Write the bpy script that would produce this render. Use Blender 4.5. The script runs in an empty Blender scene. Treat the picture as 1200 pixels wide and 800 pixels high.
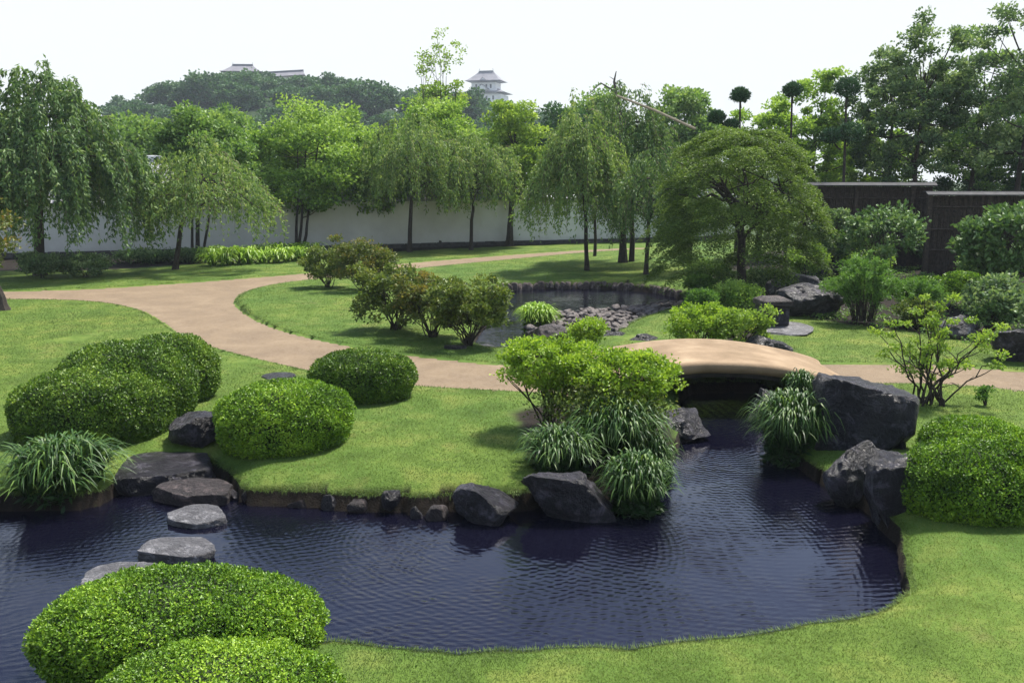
import bpy, math
import numpy as np
from mathutils import Vector

# ------------------------------------------------------------------ camera, sky, sun, exposure
scene = bpy.context.scene
COL = scene.collection
CAM_H, PITCH, FPX = 3.6, math.radians(10.4), 1050.0
cam_d = bpy.data.cameras.new('camera'); cam = bpy.data.objects.new('camera', cam_d); COL.objects.link(cam)
cam.location = (0, 0, CAM_H); cam.rotation_euler = (math.radians(90) - PITCH, 0, 0)
cam_d.sensor_width = 36; cam_d.lens = 36 * FPX / 1200; cam_d.clip_start = .1; cam_d.clip_end = 3000
scene.camera = cam

SUN_EL, SUN_AZ = math.radians(61), math.radians(42)      # azimuth from +Y (away from the camera) towards +X
SUNV = Vector((math.sin(SUN_AZ) * math.cos(SUN_EL), math.cos(SUN_AZ) * math.cos(SUN_EL), math.sin(SUN_EL)))
sun_d = bpy.data.lights.new('sun', 'SUN'); sun = bpy.data.objects.new('sun', sun_d); COL.objects.link(sun)
sun_d.energy = 4.7; sun_d.angle = math.radians(7); sun_d.color = (1, .95, .86)
sun.rotation_euler = SUNV.to_track_quat('Z', 'Y').to_euler(); sun.location = (20, 20, 40)

world = bpy.data.worlds.new('World'); scene.world = world; world.use_nodes = True
wn, wl = world.node_tree.nodes, world.node_tree.links
wn.clear()
w_out = wn.new('ShaderNodeOutputWorld'); w_bg = wn.new('ShaderNodeBackground'); w_bg.inputs[1].default_value = .12
w_sky = wn.new('ShaderNodeTexSky'); w_sky.sky_type = 'NISHITA'; w_sky.sun_disc = False
w_sky.sun_elevation = SUN_EL; w_sky.sun_rotation = SUN_AZ; w_sky.air_density = 1.2; w_sky.dust_density = 1.5; w_sky.ozone_density = 2
# a bright cloud veil, thick towards the horizon and breaking up overhead
w_tc = wn.new('ShaderNodeTexCoord'); w_sep = wn.new('ShaderNodeSeparateXYZ')
w_map = wn.new('ShaderNodeMapping'); w_map.inputs['Scale'].default_value = (1.2, 1.2, 4)
w_noise = wn.new('ShaderNodeTexNoise'); w_noise.inputs['Scale'].default_value = 2.2; w_noise.inputs['Detail'].default_value = 6
w_add = wn.new('ShaderNodeMath'); w_add.operation = 'MULTIPLY_ADD'; w_add.inputs[1].default_value = .30
w_mr = wn.new('ShaderNodeMapRange'); w_mr.interpolation_type = 'SMOOTHSTEP'
w_mr.inputs['From Min'].default_value = .36; w_mr.inputs['From Max'].default_value = .58
w_mr.inputs['To Min'].default_value = 1.0; w_mr.inputs['To Max'].default_value = .12
w_mix = wn.new('ShaderNodeMix'); w_mix.data_type = 'RGBA'; w_mix.inputs[7].default_value = (4.3, 4.5, 4.55, 1)
wl.new(w_tc.outputs['Generated'], w_sep.inputs[0]); wl.new(w_tc.outputs['Generated'], w_map.inputs[0])
wl.new(w_map.outputs[0], w_noise.inputs['Vector'])
wl.new(w_noise.outputs[0], w_add.inputs[0]); wl.new(w_sep.outputs['Z'], w_add.inputs[2])
wl.new(w_add.outputs[0], w_mr.inputs[0]); wl.new(w_mr.outputs[0], w_mix.inputs[0])
wl.new(w_sky.outputs[0], w_mix.inputs[6]); wl.new(w_mix.outputs[2], w_bg.inputs[0]); wl.new(w_bg.outputs[0], w_out.inputs[0])

vs = scene.view_settings
vs.view_transform = 'Standard'; vs.look = 'None'; vs.exposure = .93; vs.gamma = 1; vs.use_curve_mapping = False
try:
    scene.cycles.transparent_max_bounces = 6; scene.cycles.max_bounces = 6
    scene.cycles.volume_bounces = 0
except Exception: pass

# ------------------------------------------------------------------ plan helpers
CP, SP = math.cos(PITCH), math.sin(PITCH)
def ray(px, py):
    u, v = (px - 600) / FPX, (400 - py) / FPX
    return u, CP + v * SP, -SP + v * CP
def at(px, py, z=0.0):
    dx, dy, dz = ray(px, py); t = (z - CAM_H) / dz
    return dx * t, dy * t
def z_at(py, y):
    dx, dy, dz = ray(600, py); return CAM_H + y * dz / dy
def x_at(px, y, z=0.0):
    return (px - 600) / FPX * (y * CP - (z - CAM_H) * SP)
def mpp(y, z=0.0):
    return (y * CP - (z - CAM_H) * SP) / FPX

def h3(ix, iy, iz, seed):
    n = (ix.astype(np.int64) * 374761393 + iy.astype(np.int64) * 668265263 + iz.astype(np.int64) * 2147483647 + seed * 1274126177) & 0xffffffff
    n = ((n ^ (n >> 13)) * 1274126177) & 0xffffffff
    n = ((n ^ (n >> 16)) * 2246822519) & 0xffffffff
    return ((n ^ (n >> 15)) & 0xffff) / 65535.0
def vnoise(P, seed=0):
    P = np.asarray(P, float); I = np.floor(P).astype(np.int64); f = P - I; f = f * f * (3 - 2 * f)
    r = 0
    for a in (0, 1):
        for b in (0, 1):
            for c in (0, 1):
                w = (f[:, 0] if a else 1 - f[:, 0]) * (f[:, 1] if b else 1 - f[:, 1]) * (f[:, 2] if c else 1 - f[:, 2])
                r = r + w * h3(I[:, 0] + a, I[:, 1] + b, I[:, 2] + c, seed)
    return r * 2 - 1
def fbm(P, seed=0, octs=4):
    r, a, s = 0, 1.0, 0
    P = np.asarray(P, float)
    for o in range(octs):
        r = r + a * vnoise(P, seed + o * 17); s += a; a *= .5; P = P * 2.03 + 5.1
    return r / s
def noise2(x, y, s, seed=0, octs=3):
    return fbm(np.stack([x * s, y * s, np.full_like(x, .37)], 1), seed, octs)

def smooth_loop(pts, it=3):
    P = np.array(pts, float)
    for _ in range(it):
        Q = np.roll(P, -1, 0)
        P = np.stack([.75 * P + .25 * Q, .25 * P + .75 * Q], 1).reshape(-1, 2)
    return P
def sdist(X, Y, poly):
    """signed distance (positive inside) and nearest boundary point"""
    n = len(X); best = np.full(n, 1e9); bx = np.zeros(n); by = np.zeros(n); ins = np.zeros(n, bool)
    x0, y0 = poly.min(0) - 3; x1, y1 = poly.max(0) + 3
    m = np.nonzero((X > x0) & (X < x1) & (Y > y0) & (Y < y1))[0]
    xs, ys = X[m], Y[m]; b = np.full(len(m), 1e9); cx = np.zeros(len(m)); cy = np.zeros(len(m)); ii = np.zeros(len(m), bool)
    for i in range(len(poly)):
        ax, ay = poly[i]; qx, qy = poly[(i + 1) % len(poly)]
        ex, ey = qx - ax, qy - ay; L = ex * ex + ey * ey + 1e-12
        t = np.clip(((xs - ax) * ex + (ys - ay) * ey) / L, 0, 1)
        px, py = ax + t * ex, ay + t * ey
        d = (xs - px) ** 2 + (ys - py) ** 2
        k = d < b; b[k] = d[k]; cx[k] = px[k]; cy[k] = py[k]
        cr = ((ay > ys) != (qy > ys)) & (xs < (qx - ax) * (ys - ay) / (qy - ay + 1e-12) + ax)
        ii ^= cr
    best[m] = np.sqrt(b); bx[m] = cx; by[m] = cy; ins[m] = ii
    return np.where(ins, best, -best), bx, by

# ------------------------------------------------------------------ object helpers
def tag(o, label=None, cat=None, group=None, kind=None):
    if label: o['label'] = label
    if cat: o['category'] = cat
    if group: o['group'] = group
    if kind: o['kind'] = kind
    return o
def thing(name, label, cat, loc=(0, 0, 0), rz=0, group=None):
    o = bpy.data.objects.new(name, None); COL.objects.link(o); o.empty_display_size = .2
    o.location = loc; o.rotation_euler = (0, 0, rz)
    return tag(o, label, cat, group)
class Geo:
    def __init__(s): s.V = []; s.F = {3: [], 4: []}; s.T = {3: [], 4: []}; s.n = 0
    def add(s, V, F, tint=None):
        V = np.asarray(V, float).reshape(-1, 3); F = np.asarray(F, np.int64)
        if len(F) == 0: return s
        k = F.shape[1]
        s.V.append(V); s.F[k].append(F + s.n)
        s.T[k].append(np.broadcast_to(np.asarray(.5 if tint is None else tint, float), (len(F),)).copy()); s.n += len(V)
        return s
    def build(s, name, mat, parent=None, smooth=False, loc=None):
        me = bpy.data.meshes.new(name)
        V = np.concatenate(s.V); f3 = np.concatenate(s.F[3]) if s.F[3] else np.zeros((0, 3), int); f4 = np.concatenate(s.F[4]) if s.F[4] else np.zeros((0, 4), int)
        t = np.concatenate([*(s.T[3] or [np.zeros(0)]), *(s.T[4] or [np.zeros(0)])])
        me.vertices.add(len(V)); me.vertices.foreach_set('co', V.astype(np.float32).ravel())
        idx = np.concatenate([f3.ravel(), f4.ravel()]).astype(np.int32)
        tot = np.concatenate([np.full(len(f3), 3), np.full(len(f4), 4)]).astype(np.int32)
        st = np.concatenate([[0], np.cumsum(tot)[:-1]]).astype(np.int32)
        me.loops.add(len(idx)); me.loops.foreach_set('vertex_index', idx)
        me.polygons.add(len(tot)); me.polygons.foreach_set('loop_start', st); me.polygons.foreach_set('loop_total', tot)
        me.polygons.foreach_set('use_smooth', np.full(len(tot), bool(smooth)))
        a = me.attributes.new('tint', 'FLOAT', 'FACE'); a.data.foreach_set('value', t.astype(np.float32))
        me.update(calc_edges=True); me.materials.append(mat)
        o = bpy.data.objects.new(name, me); COL.objects.link(o)
        if parent: o.parent = parent
        if loc is not None: o.location = loc
        return o
def copy_tree(o, parent=None):
    c = o.copy(); COL.objects.link(c); c.parent = parent
    for ch in [q for q in o.children]: copy_tree(ch, c)
    return c
def place(o, loc, rz=0, s=1, label=None):
    o.location = loc; o.rotation_euler = (0, 0, rz)
    o.scale = (s, s, s) if not isinstance(s, tuple) else s
    if label: o['label'] = label
    return o

def norm(a): return a / (np.linalg.norm(a, axis=-1, keepdims=True) + 1e-12)
def tube(P, R, n=6, cap=True):
    P = np.asarray(P, float); R = np.broadcast_to(np.asarray(R, float), (len(P),))
    T = norm(np.gradient(P, axis=0)); up = np.array([0, 0, 1.]) if abs(T[0][2]) < .9 else np.array([1., 0, 0])
    A = norm(np.cross(T, up)); B = norm(np.cross(T, A)); th = np.arange(n) * 2 * np.pi / n
    V = P[:, None] + R[:, None, None] * (A[:, None] * np.cos(th)[None, :, None] + B[:, None] * np.sin(th)[None, :, None])
    V = V.reshape(-1, 3); m = len(P); i = np.arange(m - 1)[:, None] * n; j = np.arange(n)[None]
    F = np.stack([i + j, i + (j + 1) % n, i + n + (j + 1) % n, i + n + j], -1).reshape(-1, 4)
    if cap:
        V = np.concatenate([V, P[-1:] + T[-1:] * R[-1]]); c = len(V) - 1; b = (m - 1) * n
        F = np.concatenate([F, np.stack([b + np.arange(n), b + (np.arange(n) + 1) % n, np.full(n, c), np.full(n, c)], -1)])
        q = F[:, 2] == F[:, 3]
        return V, F[~q], F[q][:, :3]
    return V, F, np.zeros((0, 3), int)
def add_tube(g, P, R, n=6, tint=.5):
    V, F, F3 = tube(P, R, n); base = g.n
    g.add(V, F, tint)
    if len(F3): g.F[3].append(F3 + base); g.T[3].append(np.full(len(F3), tint))
def add_box(g, c, s, rz=0, tint=.5, taper=1.0, bev=0.0):
    x, y, z = [q / 2 for q in s]
    if bev > 0:
        b = bev; L = [(-z, x - b, y - b), (-z + b, x, y), (z - b, x * taper, y * taper), (z, x * taper - b, y * taper - b)]
    else: L = [(-z, x, y), (z, x * taper, y * taper)]
    V = []
    for zz, a, d in L: V += [(-a, -d, zz), (a, -d, zz), (a, d, zz), (-a, d, zz)]
    V = np.array(V); m = len(L); F = [(3, 2, 1, 0), (4 * m - 4, 4 * m - 3, 4 * m - 2, 4 * m - 1)]
    for k in range(m - 1):
        for j in range(4): F.append((4 * k + j, 4 * k + (j + 1) % 4, 4 * k + 4 + (j + 1) % 4, 4 * k + 4 + j))
    ca, sa = math.cos(rz), math.sin(rz)
    W = V.copy(); W[:, 0] = V[:, 0] * ca - V[:, 1] * sa; W[:, 1] = V[:, 0] * sa + V[:, 1] * ca
    g.add(W + np.array(c), np.array(F), tint)
def leaves(g, C, D, L, W, rg, tint, fold=.25, N=None):
    """folded rhombic leaves: C base points, D pointing directions"""
    n = len(C); D = norm(D)
    if N is None: N = rg.normal(size=(n, 3)) + np.array([0, 0, .8])
    B = norm(np.cross(D, N)); U = np.cross(B, D)
    L = np.broadcast_to(L, (n,))[:, None] * rg.uniform(.7, 1.25, (n, 1)); W = np.broadcast_to(W, (n,))[:, None] * rg.uniform(.8, 1.2, (n, 1))
    mid = C + D * L * .45 + U * W * fold
    V = np.stack([C, mid + B * W / 2, C + D * L, mid - B * W / 2], 1).reshape(-1, 3)
    g.add(V, np.arange(4 * n).reshape(-1, 4), tint)
def rdir(rg, n):
    return norm(rg.normal(size=(n, 3)))

# ------------------------------------------------------------------ materials
def new_mat(name):
    m = bpy.data.materials.new(name); m.use_nodes = True; nt = m.node_tree; nt.nodes.clear()
    out = nt.nodes.new('ShaderNodeOutputMaterial'); b = nt.nodes.new('ShaderNodeBsdfPrincipled'); nt.links.new(b.outputs[0], out.inputs[0])
    return m, nt, b, out
def ramp(nt, fac, stops):
    r = nt.nodes.new('ShaderNodeValToRGB'); e = r.color_ramp.elements
    while len(e) < len(stops): e.new(.5)
    for q, (p, c) in zip(e, stops): q.position = p; q.color = (*c, 1)
    nt.links.new(fac, r.inputs[0]); return r.outputs[0]
def noise_n(nt, scale, detail=4, rough=.55, vec=None, dist=0):
    n = nt.nodes.new('ShaderNodeTexNoise'); n.inputs['Scale'].default_value = scale; n.inputs['Detail'].default_value = detail
    n.inputs['Roughness'].default_value = rough; n.inputs['Distortion'].default_value = dist
    if vec is not None: nt.links.new(vec, n.inputs['Vector'])
    return n.outputs[0]
def objco(nt, kind='Object'):
    return nt.nodes.new('ShaderNodeTexCoord').outputs[kind]
def geopos(nt): return nt.nodes.new('ShaderNodeNewGeometry').outputs['Position']
def attr(nt, name):
    a = nt.nodes.new('ShaderNodeAttribute'); a.attribute_name = name; return a.outputs['Fac']
def mixc(nt, fac, a, b, mode='MIX'):
    m = nt.nodes.new('ShaderNodeMix'); m.data_type = 'RGBA'; m.blend_type = mode
    for s, v in ((0, fac), (6, a), (7, b)):
        if isinstance(v, bpy.types.NodeSocket): nt.links.new(v, m.inputs[s])
        elif s == 0: m.inputs[s].default_value = v
        else: m.inputs[s].default_value = (*v, 1)
    return m.outputs[2]
def mathn(nt, op, a, b=None, c=None):
    m = nt.nodes.new('ShaderNodeMath'); m.operation = op
    for i, v in enumerate((a, b, c)):
        if v is None: continue
        if isinstance(v, bpy.types.NodeSocket): nt.links.new(v, m.inputs[i])
        else: m.inputs[i].default_value = v
    return m.outputs[0]
def bump(nt, b, h, strength=.5, dist=.05):
    n = nt.nodes.new('ShaderNodeBump'); n.inputs['Strength'].default_value = strength; n.inputs['Distance'].default_value = dist
    nt.links.new(h, n.inputs['Height']); nt.links.new(n.outputs[0], b.inputs['Normal'])
def leaf_mat(name, dark, mid, light, trans=.3, rough=.5, spec=.35):
    m, nt, b, out = new_mat(name)
    c = ramp(nt, attr(nt, 'tint'), [(0, dark), (.5, mid), (1, light)])
    nt.links.new(c, b.inputs['Base Color']); b.inputs['Roughness'].default_value = rough; b.inputs['Specular IOR Level'].default_value = spec
    t = nt.nodes.new('ShaderNodeBsdfTranslucent'); nt.links.new(mixc(nt, 1.0, c, (1.0, 1.0, .55), 'MULTIPLY'), t.inputs[0])
    mx = nt.nodes.new('ShaderNodeMixShader'); mx.inputs[0].default_value = trans
    nt.links.new(b.outputs[0], mx.inputs[1]); nt.links.new(t.outputs[0], mx.inputs[2]); nt.links.new(mx.outputs[0], out.inputs[0])
    return m
def simple_mat(name, stops, scale=5, rough=.8, bs=.4, bd=.02, bscale=None, spec=.4, world=False):
    m, nt, b, out = new_mat(name); v = geopos(nt) if world else objco(nt)
    n = noise_n(nt, scale, 6, .6, v); nt.links.new(ramp(nt, n, stops), b.inputs['Base Color'])
    b.inputs['Roughness'].default_value = rough; b.inputs['Specular IOR Level'].default_value = spec
    bump(nt, b, noise_n(nt, bscale or scale * 4, 6, .65, v), bs, bd)
    return m

M = {}
M['azalea'] = leaf_mat('clipped_azalea_leaf', (.022, .06, .006), (.15, .29, .02), (.36, .52, .045), .25, .45)
M['azalea_dark'] = leaf_mat('clipped_dark_leaf', (.016, .04, .007), (.1, .195, .018), (.27, .38, .045), .2, .45)
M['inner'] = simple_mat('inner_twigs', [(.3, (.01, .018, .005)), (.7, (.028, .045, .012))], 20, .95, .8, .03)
M['maple_bright'] = leaf_mat('bright_green_leaf', (.07, .16, .025), (.22, .36, .06), (.4, .55, .13), .42, .5)
M['maple_mid'] = leaf_mat('mid_green_leaf', (.05, .115, .03), (.15, .27, .065), (.3, .42, .12), .4, .5)
M['maple_yellow'] = leaf_mat('yellow_green_leaf', (.1, .19, .025), (.25, .38, .055), (.4, .52, .1), .42, .5)
M['weep'] = leaf_mat('weeping_leaf', (.03, .08, .025), (.12, .215, .06), (.32, .42, .14), .38, .55, .4)
M['weep_light'] = leaf_mat('weeping_leaf_light', (.055, .125, .03), (.2, .31, .08), (.44, .5, .18), .45, .55, .4)
M['dome'] = leaf_mat('fine_maple_leaf', (.024, .052, .01), (.11, .185, .028), (.26, .36, .075), .38, .5)
M['evergreen'] = leaf_mat('evergreen_leaf', (.035, .075, .03), (.12, .2, .08), (.32, .42, .2), .38, .55, .35)
M['pine'] = leaf_mat('pine_needle', (.018, .05, .02), (.05, .115, .045), (.1, .19, .08), .1, .55)
M['hill_leaf'] = leaf_mat('hill_tree_leaf', (.018, .055, .02), (.05, .125, .04), (.11, .21, .07), .25, .6)
M['russet'] = leaf_mat('russet_green_leaf', (.045, .06, .014), (.12, .165, .03), (.28, .22, .055), .35, .5)
M['olive'] = leaf_mat('olive_green_leaf', (.04, .07, .014), (.12, .18, .03), (.24, .27, .06), .35, .5)
M['lime'] = leaf_mat('lime_green_leaf', (.09, .17, .014), (.25, .4, .035), (.44, .56, .08), .42, .45)
M['strap'] = leaf_mat('strap_leaf', (.011, .034, .007), (.034, .09, .015), (.13, .215, .04), .22, .5, .3)
M['strap_lime'] = leaf_mat('strap_leaf_lime', (.1, .2, .012), (.22, .38, .03), (.38, .52, .07), .35, .4)
M['fern'] = leaf_mat('feathery_green_leaf', (.04, .1, .015), (.1, .22, .035), (.2, .35, .07), .35, .5)
M['camellia'] = leaf_mat('glossy_pale_leaf', (.035, .08, .02), (.1, .19, .05), (.24, .35, .13), .25, .55, .4)
M['orange_leaf'] = leaf_mat('orange_green_leaf', (.06, .07, .02), (.11, .15, .03), (.3, .18, .04), .35, .5)
M['grass'] = leaf_mat('grass_blade', (.04, .07, .012), (.092, .152, .027), (.19, .235, .055), .25, .6, .2)
M['bark'] = simple_mat('dark_bark', [(.3, (.018, .014, .011)), (.7, (.06, .048, .038))], 12, .95, .8, .03)
M['bark_grey'] = simple_mat('grey_bark', [(.3, (.05, .045, .038)), (.7, (.14, .125, .105))], 10, .95, .8, .03)
M['twig'] = simple_mat('pale_twig', [(.3, (.12, .085, .055)), (.7, (.22, .165, .11))], 10, .9, .5, .01)
M['pole'] = simple_mat('pale_pole', [(.3, (.3, .24, .17)), (.7, (.42, .35, .26))], 6, .8, .4, .01)

def rock_mat(name, dark, mid, light, rough=.42, scale=3.0):
    m, nt, b, out = new_mat(name); v = objco(nt)
    n1 = noise_n(nt, scale, 8, .65, v, .6); n2 = noise_n(nt, scale * 5, 6, .7, v)
    c = ramp(nt, n1, [(.3, dark), (.55, mid), (.78, light)])
    c = mixc(nt, mathn(nt, 'MULTIPLY', n2, .6), c, tuple(q * .4 for q in dark))
    n3 = noise_n(nt, scale * .45, 10, .75, v, 1.5)
    nt.links.new(c, b.inputs['Base Color'])
    pale = ramp(nt, noise_n(nt, scale * 1.7, 9, .75, v, .8), [(.52, (0, 0, 0)), (.64, (1, 1, 1))])
    c = mixc(nt, mathn(nt, 'MULTIPLY', pale, .6), c, tuple(min(q * 1.6 + .015, .5) for q in light))
    moss = ramp(nt, noise_n(nt, scale * .9, 7, .7, v, .3), [(.6, (0, 0, 0)), (.72, (1, 1, 1))]); c = mixc(nt, mathn(nt, 'MULTIPLY', moss, .5), c, (.04, .05, .018)); nt.links.new(c, b.inputs['Base Color'])
    r = nt.nodes.new('ShaderNodeMapRange'); r.inputs['To Min'].default_value = rough - .15; r.inputs['To Max'].default_value = rough + .3
    nt.links.new(n2, r.inputs[0]); nt.links.new(r.outputs[0], b.inputs['Roughness'])
    h = mathn(nt, 'ADD', mathn(nt, 'ADD', mathn(nt, 'MULTIPLY', n2, .8), mathn(nt, 'MULTIPLY', n1, .8)), mathn(nt, 'MULTIPLY', n3, 1.6)); bump(nt, b, h, 1.0, .08); b.inputs['Specular IOR Level'].default_value = .5
    return m
M['rock'] = rock_mat('dark_wet_rock', (.005, .004, .006), (.018, .015, .022), (.075, .068, .09), .28)
M['rock_brown'] = rock_mat('brown_rock', (.014, .009, .009), (.04, .027, .027), (.13, .095, .09), .5)
M['rock_grey'] = rock_mat('grey_flat_stone', (.09, .085, .09), (.17, .165, .175), (.3, .29, .3), .5, 4)
M['rock_pale'] = rock_mat('pale_topped_rock', (.02, .018, .022), (.09, .085, .09), (.42, .4, .39), .6, 2.2)
M['cobble'] = rock_mat('cobble', (.07, .055, .05), (.2, .165, .15), (.42, .37, .34), .6, 2.5)
M['edging'] = rock_mat('edging_stone', (.05, .038, .034), (.13, .1, .09), (.3, .25, .22), .8, 3)

def ground_mat():
    m, nt, b, out = new_mat('lawn_ground'); v = geopos(nt)
    big = noise_n(nt, .16, 4, .6, v); mid = noise_n(nt, 1.3, 5, .65, v); fine = noise_n(nt, 38, 3, .7, v)
    g = ramp(nt, mid, [(.28, (.05, .085, .013)), (.5, (.096, .155, .028)), (.72, (.19, .215, .055))])
    g2 = ramp(nt, big, [(.35, (.7, .86, .8)), (.65, (1.18, 1.1, .95))])
    g = mixc(nt, 1.0, g, g2, 'MULTIPLY')
    dry = ramp(nt, noise_n(nt, .8, 6, .7, v), [(.58, (0, 0, 0)), (.75, (1, 1, 1))])
    g = mixc(nt, mathn(nt, 'MULTIPLY', dry, .45), g, (.26, .22, .08))
    g = mixc(nt, mathn(nt, 'MULTIPLY', fine, .4), g, (.05, .08, .012))
    worn = ramp(nt, noise_n(nt, .45, 7, .75, v, .4), [(.6, (0, 0, 0)), (.72, (1, 1, 1))]); g = mixc(nt, mathn(nt, 'MULTIPLY', worn, .5), g, (.17, .13, .06))
    soil = ramp(nt, noise_n(nt, 9, 6, .7, v), [(.3, (.006, .005, .004)), (.6, (.018, .013, .009)), (.75, (.02, .026, .009))])  # real soil, kept near-black so its colour also holds the bank's shadow
    far = ramp(nt, noise_n(nt, .3, 5, .7, v), [(.3, (.02, .04, .012)), (.7, (.05, .08, .02))])
    c = mixc(nt, attr(nt, 'soil'), g, soil); c = mixc(nt, attr(nt, 'far'), c, far)
    nt.links.new(c, b.inputs['Base Color']); b.inputs['Roughness'].default_value = .9; b.inputs['Specular IOR Level'].default_value = .15
    bump(nt, b, mathn(nt, 'ADD', fine, mathn(nt, 'MULTIPLY', noise_n(nt, 9, 4, .6, v), 1.0)), .6, .03)
    return m
def path_mat():
    m, nt, b, out = new_mat('sandy_path'); v = geopos(nt)
    a = noise_n(nt, .9, 6, .65, v, .5); f = noise_n(nt, 60, 3, .8, v); st = noise_n(nt, 5, 5, .7, v)
    c = ramp(nt, a, [(.3, (.11, .075, .042)), (.55, (.19, .135, .078)), (.75, (.3, .228, .14))])
    g_ = ramp(nt, noise_n(nt, 16, 6, .8, v), [(.4, (0, 0, 0)), (.62, (1, 1, 1))]); c = mixc(nt, mathn(nt, 'MULTIPLY', g_, .35), c, (.36, .29, .21))
    c = mixc(nt, mathn(nt, 'MULTIPLY', f, .6), c, (.08, .055, .038))
    c = mixc(nt, mathn(nt, 'MULTIPLY', st, .3), c, (.3, .235, .17))
    nt.links.new(c, b.inputs['Base Color']); b.inputs['Roughness'].default_value = .9; b.inputs['Specular IOR Level'].default_value = .2
    bump(nt, b, mathn(nt, 'ADD', f, st), .45, .02)
    return m
def water_mat():
    m, nt, b, out = new_mat('pond_water'); v = geopos(nt)
    b.inputs['Base Color'].default_value = (.003, .003, .008, 1); b.inputs['Roughness'].default_value = .04
    b.inputs['IOR'].default_value = 1.42; b.inputs['Specular Tint'].default_value = (.4, .44, .85, 1)
    def wave(rot, scale, dist, det):
        mp = nt.nodes.new('ShaderNodeMapping'); mp.inputs['Rotation'].default_value = (0, 0, math.radians(rot)); nt.links.new(v, mp.inputs[0])
        w = nt.nodes.new('ShaderNodeTexWave'); w.inputs['Scale'].default_value = scale; w.inputs['Distortion'].default_value = dist
        w.inputs['Detail'].default_value = 2; w.inputs['Detail Scale'].default_value = det; nt.links.new(mp.outputs[0], w.inputs['Vector']); return w.outputs[1]
    def ring(cx, cy, scale):
        mp = nt.nodes.new('ShaderNodeMapping'); mp.inputs['Location'].default_value = (-cx, -cy, .4); nt.links.new(v, mp.inputs[0])
        w = nt.nodes.new('ShaderNodeTexWave'); w.wave_type = 'RINGS'; w.rings_direction = 'Z'; w.inputs['Scale'].default_value = scale
        w.inputs['Distortion'].default_value = 1.6; w.inputs['Detail Scale'].default_value = 1.2; nt.links.new(mp.outputs[0], w.inputs['Vector']); return w.outputs[1]
    mp = nt.nodes.new('ShaderNodeMapping'); mp.inputs['Scale'].default_value = (1, 3.2, 1); mp.inputs['Rotation'].default_value = (0, 0, math.radians(-12)); nt.links.new(v, mp.inputs[0])
    n = noise_n(nt, 8.5, 4, .55, mp.outputs[0], .5)
    cx, cy = at(870, 560, -.4)
    h = mathn(nt, 'ADD', mathn(nt, 'MULTIPLY', ring(cx, cy + 1.2, 3.4), .55), mathn(nt, 'MULTIPLY', wave(68, 3.3, 7.5, .9), .42))
    h = mathn(nt, 'ADD', h, mathn(nt, 'MULTIPLY', n, 1.1))
    cx, cy = at(560, 640, -.4)
    h = mathn(nt, 'ADD', h, mathn(nt, 'MULTIPLY', ring(cx, cy, 4.4), .35))
    amp = ramp(nt, noise_n(nt, .6, 4, .65, v, .6), [(.36, (.12, .12, .12)), (.62, (1, 1, 1))])
    h = mathn(nt, 'MULTIPLY', h, amp)
    bump(nt, b, h, .34, .015)
    return m
M['ground'] = ground_mat(); M['path'] = path_mat(); M['water'] = water_mat()

def plaster_mat():
    m, nt, b, out = new_mat('white_plaster'); v = objco(nt)
    c = ramp(nt, noise_n(nt, .7, 6, .65, v), [(.3, (.56, .55, .53)), (.7, (.7, .69, .67))])
    sep = nt.nodes.new('ShaderNodeSeparateXYZ'); nt.links.new(v, sep.inputs[0])
    r = nt.nodes.new('ShaderNodeMapRange'); r.inputs['From Min'].default_value = 0; r.inputs['From Max'].default_value = .7; r.inputs['To Min'].default_value = .6; r.inputs['To Max'].default_value = 0
    nt.links.new(mathn(nt, 'ADD', sep.outputs['Z'], mathn(nt, 'MULTIPLY', noise_n(nt, 2.5, 5, .7, v), .5)), r.inputs[0])
    c = mixc(nt, r.outputs[0], c, (.34, .33, .3))
    nt.links.new(c, b.inputs['Base Color']); b.inputs['Roughness'].default_value = .9
    bump(nt, b, noise_n(nt, 14, 5, .6, v), .2, .02); return m
M['plaster'] = plaster_mat()
M['tile'] = simple_mat('grey_roof_tile', [(.3, (.18, .18, .19)), (.7, (.38, .38, .39))], 3, .6, .4, .02)
M['tile_end'] = simple_mat('pale_mortar', [(.3, (.5, .5, .48)), (.7, (.72, .72, .7))], 5, .8, .3, .01)
M['foot'] = simple_mat('dark_wall_footing', [(.3, (.03, .028, .026)), (.7, (.09, .085, .08))], 5, .9, .5, .03)
M['fence'] = simple_mat('dark_brush_fence', [(.3, (.014, .01, .008)), (.7, (.08, .058, .045))], 12, .9, .7, .02)
M['fence_cap'] = simple_mat('grey_plank_cap', [(.3, (.02, .02, .023)), (.7, (.06, .06, .064))], 5, .85, .4, .01)
M['castle_wall'] = simple_mat('castle_plaster', [(.3, (.68, .67, .68)), (.7, (.8, .79, .8))], .3, .9, .1, .02)
M['castle_tile'] = simple_mat('castle_tile', [(.3, (.13, .125, .145)), (.7, (.2, .195, .22))], .4, .7, .3, .05)  # tiles lightened so their colour carries some of the distance haze
M['castle_dark'] = simple_mat('castle_window_dark', [(.3, (.03, .03, .035)), (.7, (.06, .06, .07))], 1, .7, .1, .02)
M['bridge'] = simple_mat('sandy_bridge_deck', [(.3, (.17, .118, .07)), (.55, (.26, .185, .115)), (.75, (.36, .27, .175))], 1.6, .85, .5, .015, 30, .2)
M['bridge_side'] = simple_mat('shade_dark_bridge_side', [(.3, (.008, .007, .005)), (.7, (.03, .025, .018))], 6, .9, .8, .03)  # near-black tone puts the shade below the deck into the colour

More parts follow.
